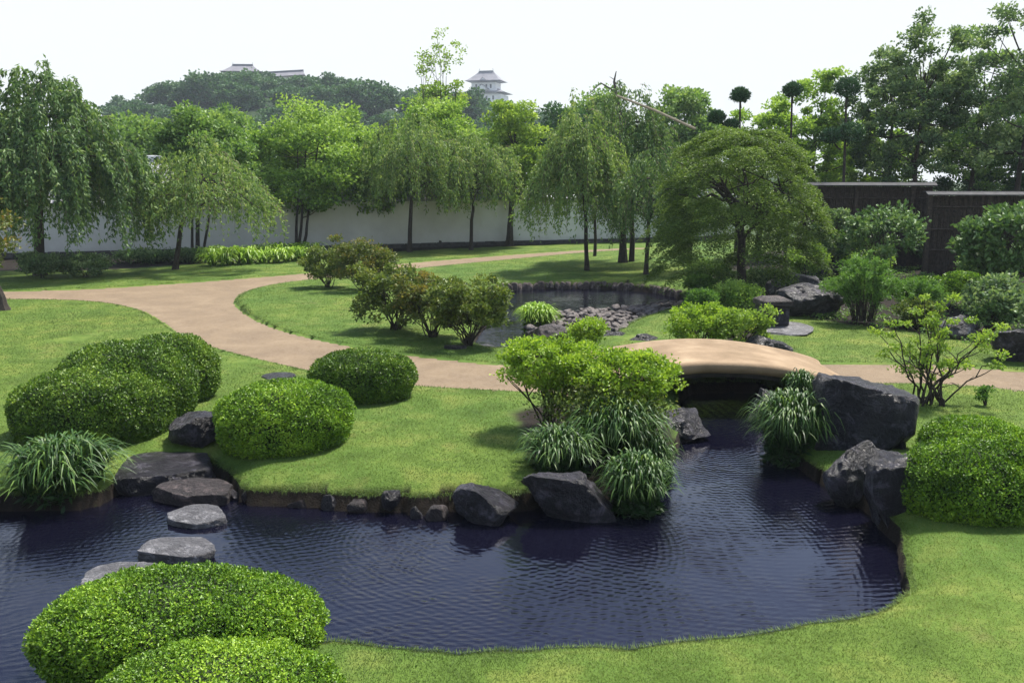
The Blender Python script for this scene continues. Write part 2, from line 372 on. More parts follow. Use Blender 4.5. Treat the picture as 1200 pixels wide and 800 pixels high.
# ------------------------------------------------------------------ terrain plan
WZ = -.32
def loop(pts, it=3):
    return smooth_loop([at(p[0], p[1], p[2] if len(p) > 2 else 0) for p in pts], it)
W = WZ; N_ = -.1
POND1 = loop([(-150, 602, W), (-20, 598, W), (60, 597, W), (120, 594, W), (140, 575, W), (160, 556, W), (235, 548, W), (262, 560, W), (280, 584, W), (330, 592, W), (400, 597, W), (470, 602, W), (520, 604, W),
    (560, 596, W), (610, 598, W), (640, 590, W), (700, 588, W), (745, 580, W), (785, 548, W), (796, 515, W), (792, 480, W), (800, 462, W), (830, 458, W), (900, 460, W), (912, 482, W), (905, 515, W), (925, 540, W),
    (960, 565, W), (1000, 590, W), (1040, 618, W), (1060, 650, W), (1066, 680, N_), (1050, 702, N_), (1000, 718, N_), (900, 738, N_), (800, 750, N_), (700, 756, N_),
    (600, 757, N_), (500, 753, N_), (430, 749, N_), (385, 745, N_), (310, 755, N_), (180, 768, N_), (80, 785, N_), (30, 830, N_), (-10, 1000, N_), (-160, 1060, N_), (-420, 900, N_), (-350, 660, W)], 2)
POND2 = loop([(570, 346, W), (590, 340.5, W), (640, 338.5, W), (700, 338.5, W), (760, 341.5, W), (795, 347, W), (806, 352, N_), (778, 363, N_), (748, 373, N_), (724, 387, N_), (690, 396, N_), (655, 396, N_), (632, 400, N_), (617, 400, N_), (614, 406, W), (596, 418, W), (572, 417, W), (550, 409, W), (560, 392, W), (574, 372, W), (566, 355, W)], 2)
PATH1 = loop([(-200, 345), (-60, 342), (20, 340), (120, 337), (200, 331.5), (290, 325), (360, 319), (430, 312), (480, 307), (600, 297.5), (690, 291.5), (760, 289), (770, 291), (690, 295), (600, 303.5), (520, 311), (430, 320.5), (365, 327),
    (320, 333), (290, 341), (275, 350), (282, 362), (307, 377), (345, 390), (400, 402), (470, 413), (540, 421), (600, 427), (680, 429), (720, 430), (722, 460), (680, 462), (600, 458), (480, 452), (380, 438), (320, 425), (250, 408), (208, 392),
    (187, 376), (160, 361), (110, 352), (20, 350), (-60, 352), (-200, 358)], 2)
PATH2 = loop([(930, 424), (1000, 424), (1100, 425), (1160, 430), (1250, 437), (1500, 450), (1500, 500), (1250, 464), (1190, 457), (1130, 450), (1040, 448), (935, 452)], 2)
def ragged(P, amp, seed):
    Q = []
    for a, b in zip(P, np.roll(P, -1, 0)):
        m = max(1, int(np.linalg.norm(b - a) / .12)); Q += [a + (b - a) * t / m for t in range(m)] if a[1] > 2 else [a]
    Q = np.array(Q); n1 = noise2(Q[:, 0], Q[:, 1], 2.2, seed); n2 = noise2(Q[:, 0] + 40, Q[:, 1], 2.2, seed); return Q + np.stack([n1, n2], 1) * amp
POND1 = ragged(POND1, .13, 61)
BED_MID = loop([(590, 478), (640, 470), (720, 470), (800, 480), (812, 560), (770, 600), (700, 600), (640, 560), (600, 520)], 2)      # under the yellow shrub
BED_RIGHT = loop([(820, 330), (880, 352), (960, 378), (1040, 385), (1110, 395), (1180, 415), (1400, 430), (1500, 300), (1200, 280), (1000, 285), (840, 300)], 2)
BED_WALL = loop([(-200, 322), (20, 318), (130, 316), (240, 309), (370, 302), (500, 293), (620, 288), (780, 282), (780, 270), (600, 275), (300, 285), (-200, 300)], 1)
BED_MIDR = loop([(835, 398), (880, 378), (900, 395), (940, 415), (880, 418), (830, 408)], 2)

BR_X0, BR_X1, BR_Y0, BR_Y1 = .9, 6.0, 14.65, 16.9
def height(X, Y, d1=None, d2=None, p1=None, p2=None):
    X = np.asarray(X, float); Y = np.asarray(Y, float)
    if d1 is None: d1 = sdist(X, Y, POND1)[0]; d2 = sdist(X, Y, POND2)[0]; p1 = sdist(X, Y, PATH1)[0]; p2 = sdist(X, Y, PATH2)[0]
    z = .05 * noise2(X, Y, .25, 3) + .015 * noise2(X, Y, 1.4, 8)
    z = z * np.clip(-np.maximum(p1, p2) / .8, .15, 1)
    # island lawn mound, right mound by the fence, tongue by the pebble bank
    def mound(px, py, sx, sy, a):
        x, y = at(px, py); return a * np.exp(-((X - x) / sx) ** 2 - ((Y - y) / sy) ** 2)
    z = z + np.where(p1 < 0, mound(400, 350, 3.5, 2.5, .12), 0)
    z = z + mound(1180, 330, 6, 4, .45) + mound(800, 378, .9, 1.0, .2) + mound(1120, 560, 1.2, 1.2, .12)
    dd = np.maximum(d1, d2)                               # > 0 inside a pond
    z = z - .15 * np.clip(1 + dd / .6, 0, 1) ** 2 * (dd <= 1e-4)
    z = np.where(dd > 1e-4, np.maximum(-1.1, -.55 - dd * .4), z)
    pp = np.maximum(p1, p2); z = np.where((pp > 1e-4) & (dd <= 1e-4), z - .06, z)
    return z
def gz(x, y): return float(height(np.array([x]), np.array([y]))[0])

def build_ground():
    r = np.arange(0, math.log(640 / 5.), .0085); ys = 5 * np.exp(r) - 8
    u = np.linspace(-1, 1, 520); u = u * .62 + np.sign(u) * np.maximum(np.abs(u) - .8, 0) ** 2 * 25
    U, R = np.meshgrid(u, ys + 8); X = (U * R).ravel(); Y = (R - 8).ravel(); nu, nr = len(u), len(ys)
    X = np.clip(X, -560, 560)
    cell = (R * .0062).ravel()
    for poly in (POND1, POND2, PATH1, PATH2):
        d, bx, by = sdist(X, Y, poly); k = np.abs(d) < cell * .62
        X[k] = bx[k]; Y[k] = by[k]
    d1 = sdist(X, Y, POND1)[0]; d2 = sdist(X, Y, POND2)[0]; p1 = sdist(X, Y, PATH1)[0]; p2 = sdist(X, Y, PATH2)[0]
    Z = height(X, Y, d1, d2, p1, p2)
    i = np.arange(nr - 1)[:, None] * nu; j = np.arange(nu - 1)[None]
    F = np.stack([i + j, i + j + 1, i + nu + j + 1, i + nu + j], -1).reshape(-1, 4)
    g = Geo(); g.add(np.stack([X, Y, Z], 1), F); o = g.build('ground', M['ground'], None, True)
    Zg = Z.reshape(nr, nu); lo = Zg.copy()
    lo[1:] = np.minimum(lo[1:], Zg[:-1]); lo[:-1] = np.minimum(lo[:-1], Zg[1:]); l2 = lo.copy(); lo[:, 1:] = np.minimum(lo[:, 1:], l2[:, :-1]); lo[:, :-1] = np.minimum(lo[:, :-1], l2[:, 1:])
    s = ((Z - lo.ravel() > .15) | (Z < -.3)).astype(float)
    nn = .35 * noise2(X, Y, 1.5, 21)
    for b in (BED_MID, BED_RIGHT, BED_WALL, BED_MIDR): s = np.maximum(s, np.clip((sdist(X, Y, b)[0] + nn) * 4, 0, 1))
    a = o.data.attributes.new('soil', 'FLOAT', 'POINT'); a.data.foreach_set('value', s.astype(np.float32))
    f = np.clip((Y - 50) / 4, 0, 1); a = o.data.attributes.new('far', 'FLOAT', 'POINT'); a.data.foreach_set('value', f.astype(np.float32))
    tag(o, kind='structure'); return o
build_ground()

def fill_sheet(name, poly, mat, step, zoff):
    x0, y0 = poly.min(0); x1, y1 = poly.max(0)
    rows = [y0]
    while rows[-1] < y1: rows.append(rows[-1] + step * max(.4, rows[-1] / 20))
    ys = np.array(rows); xs = np.arange(x0 - step, x1 + step, step); X, Y = np.meshgrid(xs, ys); sh = X.shape; X = X.ravel().copy(); Y = Y.ravel().copy()
    d, bx, by = sdist(X, Y, poly); X0, Y0 = X.copy(), Y.copy()
    k = (d < 0) | (np.abs(d) < step * .5); X[k] = bx[k]; Y[k] = by[k]
    ok = d > -step * 1.3; nu = sh[1]
    i = np.arange(sh[0] - 1)[:, None] * nu; j = np.arange(nu - 1)[None]
    F = np.stack([i + j, i + j + 1, i + nu + j + 1, i + nu + j], -1).reshape(-1, 4)
    F = F[(ok[F].all(1)) & ((d[F] > 0).any(1))]
    z = .05 * noise2(X, Y, .25, 3) * .15 + .015 * noise2(X, Y, 1.4, 8) * .15
    def mound(px, py, sx, sy, a):
        x, y = at(px, py); return a * np.exp(-((X - x) / sx) ** 2 - ((Y - y) / sy) ** 2)
    z = z + mound(1180, 330, 6, 4, .45) + mound(800, 378, .9, 1.0, .2) + mound(1120, 560, 1.2, 1.2, .12)
    z = z + zoff
    g = Geo(); g.add(np.stack([X, Y, z], 1), F); return tag(g.build(name, mat, None, True), kind='structure')
fill_sheet('path', PATH1, M['path'], .12, -.03)
fill_sheet('path', PATH2, M['path'], .18, -.03)

def build_water(name, poly):
    x0, y0 = poly.min(0) - .5; x1, y1 = poly.max(0) + .5
    g = Geo(); g.add([(x0, y0, WZ), (x1, y0, WZ), (x1, y1, WZ), (x0, y1, WZ)], [(0, 1, 2, 3)])
    tag(g.build(name, M['water'], None), kind='structure')
build_water('pond_water', POND1); build_water('pond_water', POND2)

# mown grass
def build_grass():
    rg = np.random.default_rng(5); n = 1500000
    y = 4.5 * np.exp(rg.uniform(0, math.log(50 / 4.5), n)); x = rg.uniform(-.66, .66, n) * y + rg.uniform(-1.5, 1.5, n)
    keep = rg.random(n) < np.clip((y / 8) ** .3 * .62, 0, 1) * np.clip(1.25 - y / 60, 0, 1); x, y = x[keep], y[keep]
    d1 = sdist(x, y, POND1)[0]; d2 = sdist(x, y, POND2)[0]; p1 = sdist(x, y, PATH1)[0]; p2 = sdist(x, y, PATH2)[0]
    s = np.zeros(len(x)); nn = .35 * noise2(x, y, 1.5, 21)
    for b in (BED_MID, BED_RIGHT, BED_WALL, BED_MIDR): s = np.maximum(s, (sdist(x, y, b)[0] + nn))
    wn = noise2(x + 7, y, .7, 44, 4); s = np.where((wn > .3) & (rg.random(len(x)) < (wn - .3) * 3.5), 1, s)
    k = (d1 < -.01) & (d2 < -.01) & (p1 < -.005) & (p2 < -.005) & (s < .05) & (y < 48)
    x, y, d1, d2, p1, p2 = x[k], y[k], d1[k], d2[k], p1[k], p2[k]
    z = height(x, y, d1, d2, p1, p2) - .006; n = len(x)
    edge = np.maximum(np.maximum(d1, d2), np.maximum(p1, p2)) > -.08
    sc = np.clip(y / 9, .8, 3.0) ** .8
    hh = rg.uniform(.014, .032, n) * np.where(edge, 1.3, 1) * sc ** .3; w = .0065 * sc ** .8
    a = rg.uniform(0, 2 * np.pi, n); lean = rg.normal(0, .8, (n, 2)) * hh[:, None]
    P = np.stack([x, y, z], 1); B = np.stack([np.cos(a), np.sin(a), np.zeros(n)], 1) * (w / 2)[:, None]
    T = P + np.stack([lean[:, 0], lean[:, 1], hh], 1)
    V = np.stack([P - B, P + B, T], 1).reshape(-1, 3)
    t = .45 + .42 * noise2(x, y, 1.1, 31) * 1.2 + .5 * noise2(x, y, .18, 33, 2) + .12 * noise2(x, y, 5, 35, 2) + rg.normal(0, .14, n)
    g = Geo(); g.add(V, np.arange(3 * n).reshape(-1, 3), np.clip(t, 0, 1))
    for poly, sgn, dens, ln_ in ((POND1, 1, 330, .055), (POND2, 1, 150, .11), (PATH1, 1, 130, .05), (PATH2, 1, 130, .05)):     # fringe hanging over the edges
        A, B_ = poly, np.roll(poly, -1, 0); Ls = np.linalg.norm(B_ - A, axis=1); m = int(min(Ls.sum(), 120) * dens); ix = rg.choice(len(A), m, p=Ls / Ls.sum()); u = rg.random(m)[:, None]
        Pp = A[ix] + (B_[ix] - A[ix]) * u; T2 = norm(B_[ix] - A[ix]); Nn = np.stack([T2[:, 1], -T2[:, 0]], 1)
        q = sdist(Pp[:, 0] + Nn[:, 0] * .05, Pp[:, 1] + Nn[:, 1] * .05, poly)[0] > 0; Nn[~q] *= -1
        Pp = Pp - Nn * rg.uniform(0, .06, (m, 1)); ok = (Pp[:, 1] > 4) & (Pp[:, 1] < 45)
        for o_ in (POND1, POND2, PATH1, PATH2):
            if o_ is not poly: ok &= sdist(Pp[:, 0], Pp[:, 1], o_)[0] < 0
        for o_ in (BED_MID, BED_RIGHT, BED_MIDR): ok &= sdist(Pp[:, 0], Pp[:, 1], o_)[0] < .0
        Pp, Nn, T2 = Pp[ok], Nn[ok], T2[ok]; m = len(Pp); zz = height(Pp[:, 0] - Nn[:, 0] * .03, Pp[:, 1] - Nn[:, 1] * .03); L_ = ln_ * rg.uniform(.4, 1.3, m) * (1 + .6 * noise2(Pp[:, 0], Pp[:, 1], 3, 71))
        P3 = np.stack([Pp[:, 0], Pp[:, 1], zz], 1); B3 = np.stack([T2[:, 0], T2[:, 1], np.zeros(m)], 1) * (.004 * np.clip(Pp[:, 1] / 9, .8, 3))[:, None]
        up = L_ * rg.uniform(-.7, .6, m); T3 = P3 + np.stack([Nn[:, 0] * L_ * .6, Nn[:, 1] * L_ * .6, up], 1) + rg.normal(0, .01, (m, 3))
        g.add(np.stack([P3 - B3, P3 + B3, T3], 1).reshape(-1, 3), np.arange(3 * m).reshape(-1, 3), np.clip(.35 + rg.normal(0, .18, m), 0, 1))
    o = g.build('grass', M['grass'], None)
    tag(o, 'short mown green lawn grass around the ponds and paths', 'grass', None, 'stuff'); print('grass', n)
build_grass()

# ------------------------------------------------------------------ bridge
def bridge_z(x):
    t = (x - BR_X0) / (BR_X1 - BR_X0); return .0 + .5 * np.sin(np.pi * np.clip(t, 0, 1)) ** .8
def build_bridge():
    root = thing('arched_bridge', 'low arched sandy footbridge over the narrow neck of the pond', 'bridge', (BR_X0, BR_Y0, 0))
    xs = np.linspace(BR_X0, BR_X1, 60); W_ = BR_Y1 - BR_Y0
    # cross-section of the deck: rounded kerb lips on both sides
    sec = [(.03, -.13), (-.03, -.09), (-.045, .0), (-.01, .05), (.06, .065), (.13, .05), (.2, .02), (W_ / 2, .035), (W_ - .2, .02), (W_ - .13, .05), (W_ - .06, .065), (W_ + .01, .05), (W_ + .045, 0), (W_ + .03, -.09), (W_ - .03, -.13)]
    flare = .35 * (np.abs((xs - BR_X0) / (BR_X1 - BR_X0) * 2 - 1)) ** 4
    V = []
    for i, x in enumerate(xs):
        for (yy, zz) in sec:
            yo = yy + (-flare[i] if yy < W_ / 2 - .01 else flare[i] if yy > W_ / 2 + .01 else 0)
            V.append((x - BR_X0, yo, bridge_z(x) + zz))
    V = np.array(V); V[:, 2] += .012 * fbm(V * 3, 4); V[:, 1] += .015 * fbm(V * 2 + 9, 5)
    n = len(sec); i = np.arange(len(xs) - 1)[:, None] * n; j = np.arange(n - 1)[None]
    F = np.stack([i + j, i + j + 1, i + n + j + 1, i + n + j], -1).reshape(-1, 4)
    g = Geo(); g.add(V, F[:, ::-1]); g.build('deck', M['bridge'], root, True)
    # underside vault and spandrels
    g = Geo(); V = []
    for x in xs:
        t = (x - BR_X0) / (BR_X1 - BR_X0); zt = bridge_z(x) - .1
        zb = bridge_z(x) - .2 if .24 < t < .80 else -.75
        V += [(x - BR_X0, .03, zt), (x - BR_X0, .03, zb), (x - BR_X0, W_ - .03, zb), (x - BR_X0, W_ - .03, zt)]
    i = np.arange(len(xs) - 1)[:, None] * 4; j = np.arange(3)[None]
    F = np.stack([i + j, i + j + 1, i + 4 + j + 1, i + 4 + j], -1).reshape(-1, 4)
    g.add(V, F); g.build('vault', M['bridge_side'], root, False)
build_bridge()

# ------------------------------------------------------------------ rocks
import bmesh
_ico = {}
def ico(k):
    if k not in _ico:
        bm = bmesh.new(); bmesh.ops.create_icosphere(bm, subdivisions=k, radius=1)
        _ico[k] = (np.array([v.co[:] for v in bm.verts]), np.array([[v.index for v in f.verts] for f in bm.faces])); bm.free()
    return _ico[k]
def rock_geo(seed, sx, sy, sz, k=5, cuts=14, top=None, rough=.06, box=.0, dmin=.52, side=False):
    rg = np.random.default_rng(seed); V, F = ico(k); V = V.copy()
    if box: V = np.sign(V) * np.abs(V) ** (1 - box * .6); V /= np.abs(V).max()
    N = rdir(rg, cuts); D = rg.uniform(dmin, max(.85, dmin + .12), cuts)
    if side: N[:, 2] *= .15; N = norm(N)
    for n_, d_ in zip(N, D):
        s = V @ n_; m = s > d_; V[m] -= (s[m] - d_)[:, None] * n_ * .96
    if top is not None:
        n_ = norm(np.array([rg.normal(0, .08), rg.normal(0, .08) - .06, 1.])); s = V @ n_; m = s > top; V[m] -= (s[m] - top)[:, None] * n_ * .95
    nn = norm(V); V = V + nn * (rough * 2.2 * fbm(V * 2.2 + seed, seed, 3) + rough * .9 * fbm(V * 9 + seed, seed + 3, 3))[:, None]
    lo, hi = V.min(0), V.max(0); V = (V - (lo + hi) / 2) / (hi - lo) * 2
    V = V * np.array([sx / 2, sy / 2, sz / 2]) + np.array([0, 0, sz / 2])
    g = Geo(); g.add(V, F); return g
def rock_box(l, r, t, b, zb, name, label, seed, mat='rock', dr=.8, sink=.12, group=None, k=5, cat='rock', rz=None, **kw):
    """a rock seen between pixel columns l..r, top t and front foot b (foot at height zb)"""
    x, yf = at((l + r) / 2, b, zb)
    w = (r - l) * mpp(yf, zb); w = (r - l) * mpp(yf + w * dr / 2, zb); y = yf + w * dr / 2
    x = x_at((l + r) / 2, y, zb); zt = z_at(t, y + w * dr * .12)
    h = max(zt - zb, .06)
    o = rock_geo(seed, w, w * dr, h + sink, k, **kw).build(name, M[mat], None, True, (x, y, zb - sink))
    if rz: o.rotation_euler = (0, 0, rz)
    return tag(o, label, cat, group)
def flat_stone(l, r, t, b, zb, h, name, label, seed, mat='rock', group=None, cat='stone', sink=.15, k=5, **kw):
    yn = at((l + r) / 2, b, zb)[1]; yf = at((l + r) / 2, t, zb + h)[1]; d = max(yf - yn, .15); y = yn + d / 2; w = (r - l) * mpp(y, zb)
    o = rock_geo(seed, w, d, h + sink, k, **{**dict(top=.3, cuts=9, rough=.035, box=.0, dmin=.74, side=True), **kw}).build(name, M[mat], None, True, (x_at((l + r) / 2, y, zb), y, zb - sink)); return tag(o, label, cat, group)
rock_box(530, 608, 563, 618, WZ, 'bank_rock', 'dark wedge shaped rock at the tip of the front lawn by the water', 11, cuts=10, sink=.2)
rock_box(610, 724, 548, 614, WZ, 'bank_rock', 'broad dark block of rock under the strap leaf clumps, right of the wedge rock', 12, cuts=10, dr=.55, box=.7, sink=.2, top=.86)
rock_box(197, 266, 480, 524, -.02, 'lawn_rock', 'dark smooth rock between the left clipped bushes', 13, dr=.9, top=.6)
flat_stone(138, 256, 524, 582, WZ, .26, 'stone_slab', 'large flat dark slab at the left water edge before the stepping stones', 14, 'rock', None, 'stone slab', .3)
for (l, r, t, b, lab, sd, mt) in ((178, 273, 559, 594, 'brownish stepping stone nearest the dark slab at the left shore', 21, 'rock_brown'),
        (194, 268, 589, 620, 'second stepping stone from the slab, grey and oval', 22, 'rock_grey'), (164, 255, 627, 662, 'smooth grey stepping stone in open water, third from the slab', 23, 'rock_grey'),
        (95, 190, 656, 700, 'pale stepping stone half hidden behind the large front bush', 24, 'rock_grey')):
    flat_stone(l, r, t, b, WZ, .13 if sd > 21 else .2, 'stepping_stone', lab, sd, mt, 'stepping stones crossing the pond', 'stepping stone', .25)
flat_stone(272, 301, 454, 470, -.01, .07, 'lawn_stone', 'small flat dark stone set in the lawn nearer the clipped bushes', 31, sink=.1, k=4)
flat_stone(306, 347, 435, 447, -.01, .07, 'lawn_stone', 'flat dark stone set in the lawn beside the path edge', 32, sink=.1, k=4)
rock_box(447, 470, 572, 592, -.2, 'bank_stone', 'little grey stone on the edge of the front lawn', 33, 'rock', sink=.1, k=4, cat='stone')
rock_box(948, 1058, 437, 560, WZ, 'boulder', 'huge dark wet boulder at the right end of the bridge', 46, 'rock', .95, .3, None, 5, 'boulder', cuts=7, top=.72, box=.75, dmin=.7)
rock_box(962, 1032, 514, 598, WZ, 'bank_rock', 'dark glistening rock at the waterline below the huge boulder', 42, cuts=12, sink=.2)
rock_box(1012, 1084, 528, 628, WZ, 'bank_rock', 'blocky dark rock at the waterline left of the right clipped bush', 48, cuts=8, sink=.2, box=.75, top=.8, dmin=.65)
rock_box(1040, 1062, 500, 530, .0, 'bank_stone', 'small rock on the grass right behind the waterline rocks', 45, k=4, cat='stone')
rock_box(612, 676, 377, 418, -.1, 'boulder', 'purple brown rugged rock beside the upper pond channel', 51, 'rock_brown', .8, .15, None, 5, 'boulder', cuts=12)
flat_stone(520, 547, 403, 410, -.02, .07, 'lawn_stone', 'flat dark stone under the russet shrubs', 52, sink=.1, k=4)
flat_stone(556, 582, 402, 415, -.25, .07, 'bank_stone', 'flat grey purple stone at the foot of the channel', 53, sink=.1, k=4)
rock_box(700, 738, 387, 404, -.2, 'bank_rock', 'low dark rock behind the bridge, nearest the yellow green shrub', 54, k=4)
rock_box(735, 772, 390, 405, -.1, 'bank_rock', 'low dark rock behind the left end of the bridge by the grass tongue', 55, k=4)
rock_box(908, 990, 330, 374, .0, 'boulder', 'big black sloping rock right of the square stone post', 56, 'rock', .7, .1, None, 5, 'boulder', cuts=8, top=.8)
rock_box(898, 962, 318, 350, .1, 'boulder', 'pale topped rugged rock behind the square stone post', 57, 'rock_pale', .7, .2, None, 5, 'boulder', cuts=12)
rock_box(956, 986, 303, 322, .2, 'bank_rock', 'dark rock up among the feathery shrubs', 58, k=4)
flat_stone(872, 953, 375, 395, -.01, .07, 'flat_stone', 'wide low flat stone under the square stone post', 59, 'rock_grey', None, 'flat stone', .06, 4)
rock_box(868, 928, 391, 420, -.02, 'boulder', 'rounded dark rock beside the far edge of the bridge', 60, 'rock', .8, .1, None, 5, 'boulder', cuts=8)
rock_box(1098, 1150, 368, 394, .1, 'bank_rock', 'brown grey rock behind the sparse yellow shrub', 61, 'rock_pale', .8)
rock_box(1158, 1222, 382, 424, .05, 'boulder', 'dark rock at the right edge beside the path', 62, 'rock', .8, .2, None, 5, 'boulder')
rock_box(1080, 1112, 342, 362, .15, 'bank_rock', 'small dark rock under the low clipped mounds', 63, k=4)
rock_box(1150, 1178, 365, 384, .15, 'bank_rock', 'small grey rock at the right bed edge below the glossy shrub', 64, 'rock_pale', k=4)
rock_box(1088, 1128, 296, 315, .5, 'bank_rock', 'dark rock at the foot of the brush fence', 65, k=4)
rg0 = np.random.default_rng(77)
for i, px in enumerate((268, 292, 318, 352, 386, 420, 488, 512)):
    py = 583 + (px - 262) * .095; w = rg0.uniform(14, 30)
    rock_box(px - w / 2, px + w / 2, py - rg0.uniform(10, 18), py + 4, WZ, 'bank_stone', 'small dark stone in the low soil bank below the front lawn', 100 + i, 'rock_brown' if i % 2 else 'rock', .8, .1, 'small stones in the soil bank', 4, 'stone')
# rocks on the shaded shores under the bridge
for (px, py, w, lab) in ((800, 520, 60, 'black rock in the dark under the left end of the bridge'), (902, 500, 50, 'black rock in the dark under the right end of the bridge')):
    rock_box(px - w / 2, px + w / 2, py - 45, py, WZ, 'bank_rock', lab, int(px), 'rock', .9, .1)
# square stone post
def stone_post():
    x, y = at(909, 383, .05); k = mpp(y); w = 35 * k
    root = thing('stone_post', 'short square stone post with a low pyramid cap on a flat stone', 'stone post', (x, y + w / 2, .06), .12)
    g = Geo(); add_box(g, (0, 0, .24), (w * .86, w * .86, .48), bev=.02); g.build('shaft', M['rock'], root)
    g = Geo(); add_box(g, (0, 0, .545), (w, w, .13), bev=.015); add_box(g, (0, 0, .645), (w * .97, w * .97, .07), taper=.6); g.build('cap', M['rock_brown'], root)
stone_post()

# edging stones of the upper pond
protos = [rock_geo(200 + i, .23, .22, .52, 3, cuts=5, box=.9, dmin=.8, rough=.03).build('edging_stone', M['edging'], None, True) for i in range(5)]
P_ = []
for a, b in zip([(566, 347), (590, 340.5), (640, 338), (700, 338), (760, 341)], [(590, 340.5), (640, 338), (700, 338), (760, 341), (802, 350)]):
    p, q = np.array(at(a[0], a[1], W)), np.array(at(b[0], b[1], W)); n = max(1, int(np.linalg.norm(q - p) / .2))
    P_ += [p + (q - p) * t / n for t in range(n)]
for i, p in enumerate(P_):
    o = protos[i] if i < 5 else protos[i % 5].copy()
    if i >= 5: COL.objects.link(o)
    o.location = (p[0], p[1] - .1, -.61 + rg0.uniform(-.01, .025)); o.rotation_euler = (rg0.normal(0, .03), rg0.normal(0, .03), rg0.choice([0, 1.57, 3.14]) + rg0.normal(0, .12)); s = rg0.uniform(1.0, 1.1); o.scale = (s, s, s)
    tag(o, 'upright brown edging stone in the row along the far shore of the upper pond', 'edging stone', 'edging stones around the upper pond')
print('edging', len(P_))
# cobbles
protos = [rock_geo(300 + i, rg0.uniform(.22, .34), rg0.uniform(.16, .24), rg0.uniform(.12, .17), 3, cuts=6).build('cobble', M['cobble'], None, True) for i in range(6)]
COB = loop([(614, 389, W), (628, 380, W), (655, 372, W), (680, 366, W), (710, 363, W), (750, 360, W), (790, 352, W), (806, 352, -.12), (778, 364, -.1), (748, 374, -.1), (724, 388, -.1), (690, 397, -.1), (655, 397, -.1), (620, 398, -.2)], 1)
CY0, CY1 = at(700, 392, -.1)[1], at(700, 361, W)[1]
def shoal_z(x, y): return -.14 - .2 * np.clip((y - CY0) / (CY1 - CY0), 0, 1.2)
pts = []; tries = 0
while len(pts) < 298 and tries < 20000:
    tries += 1; lo, hi = COB.min(0), COB.max(0); p = rg0.uniform(lo, hi)
    if sdist(p[:1], p[1:], COB)[0][0] < 0: continue
    if any((p[0] - q[0]) ** 2 + ((p[1] - q[1]) * 1.2) ** 2 < .165 ** 2 for q in pts): continue
    pts.append(p)
for i, p in enumerate(pts):
    o = protos[i] if i < 6 else protos[i % 6].copy()
    if i >= 6: COL.objects.link(o)
    o.location = (p[0], p[1], float(shoal_z(*p)) - .02 + rg0.uniform(0, .06)); o.rotation_euler = (rg0.normal(0, .2), rg0.normal(0, .2), rg0.uniform(0, 6.28)); s = rg0.uniform(.7, 1.15); o.scale = (s, s, s)
    tag(o, 'rounded cobble in the stony beach of the upper pond', 'cobble', 'cobbles on the stony beach')
# soil bank under the cobbles is the terrain; a low stony shoal carries those in the water
g = Geo(); Vs = []
c = COB.mean(0); n = len(COB)
q1 = c + (COB - c) * 1.06; q2 = c + (COB - c) * .97; ring1 = np.concatenate([q1, np.full((n, 1), -.75)], 1); ring2 = np.concatenate([q2, (shoal_z(q2[:, 0], q2[:, 1]) - .03)[:, None]], 1)
V = np.concatenate([ring1, ring2, [[c[0], c[1], float(shoal_z(*c)) - .03]]]); i = np.arange(n)
g.add(V, np.stack([i, (i + 1) % n, n + (i + 1) % n, n + i], -1)); g.F[3].append(np.stack([n + i, n + (i + 1) % n, np.full(n, 2 * n)], -1)); g.T[3].append(np.full(n, .5))
tag(g.build('shoal', M['rock_brown'], None, True), kind='structure')

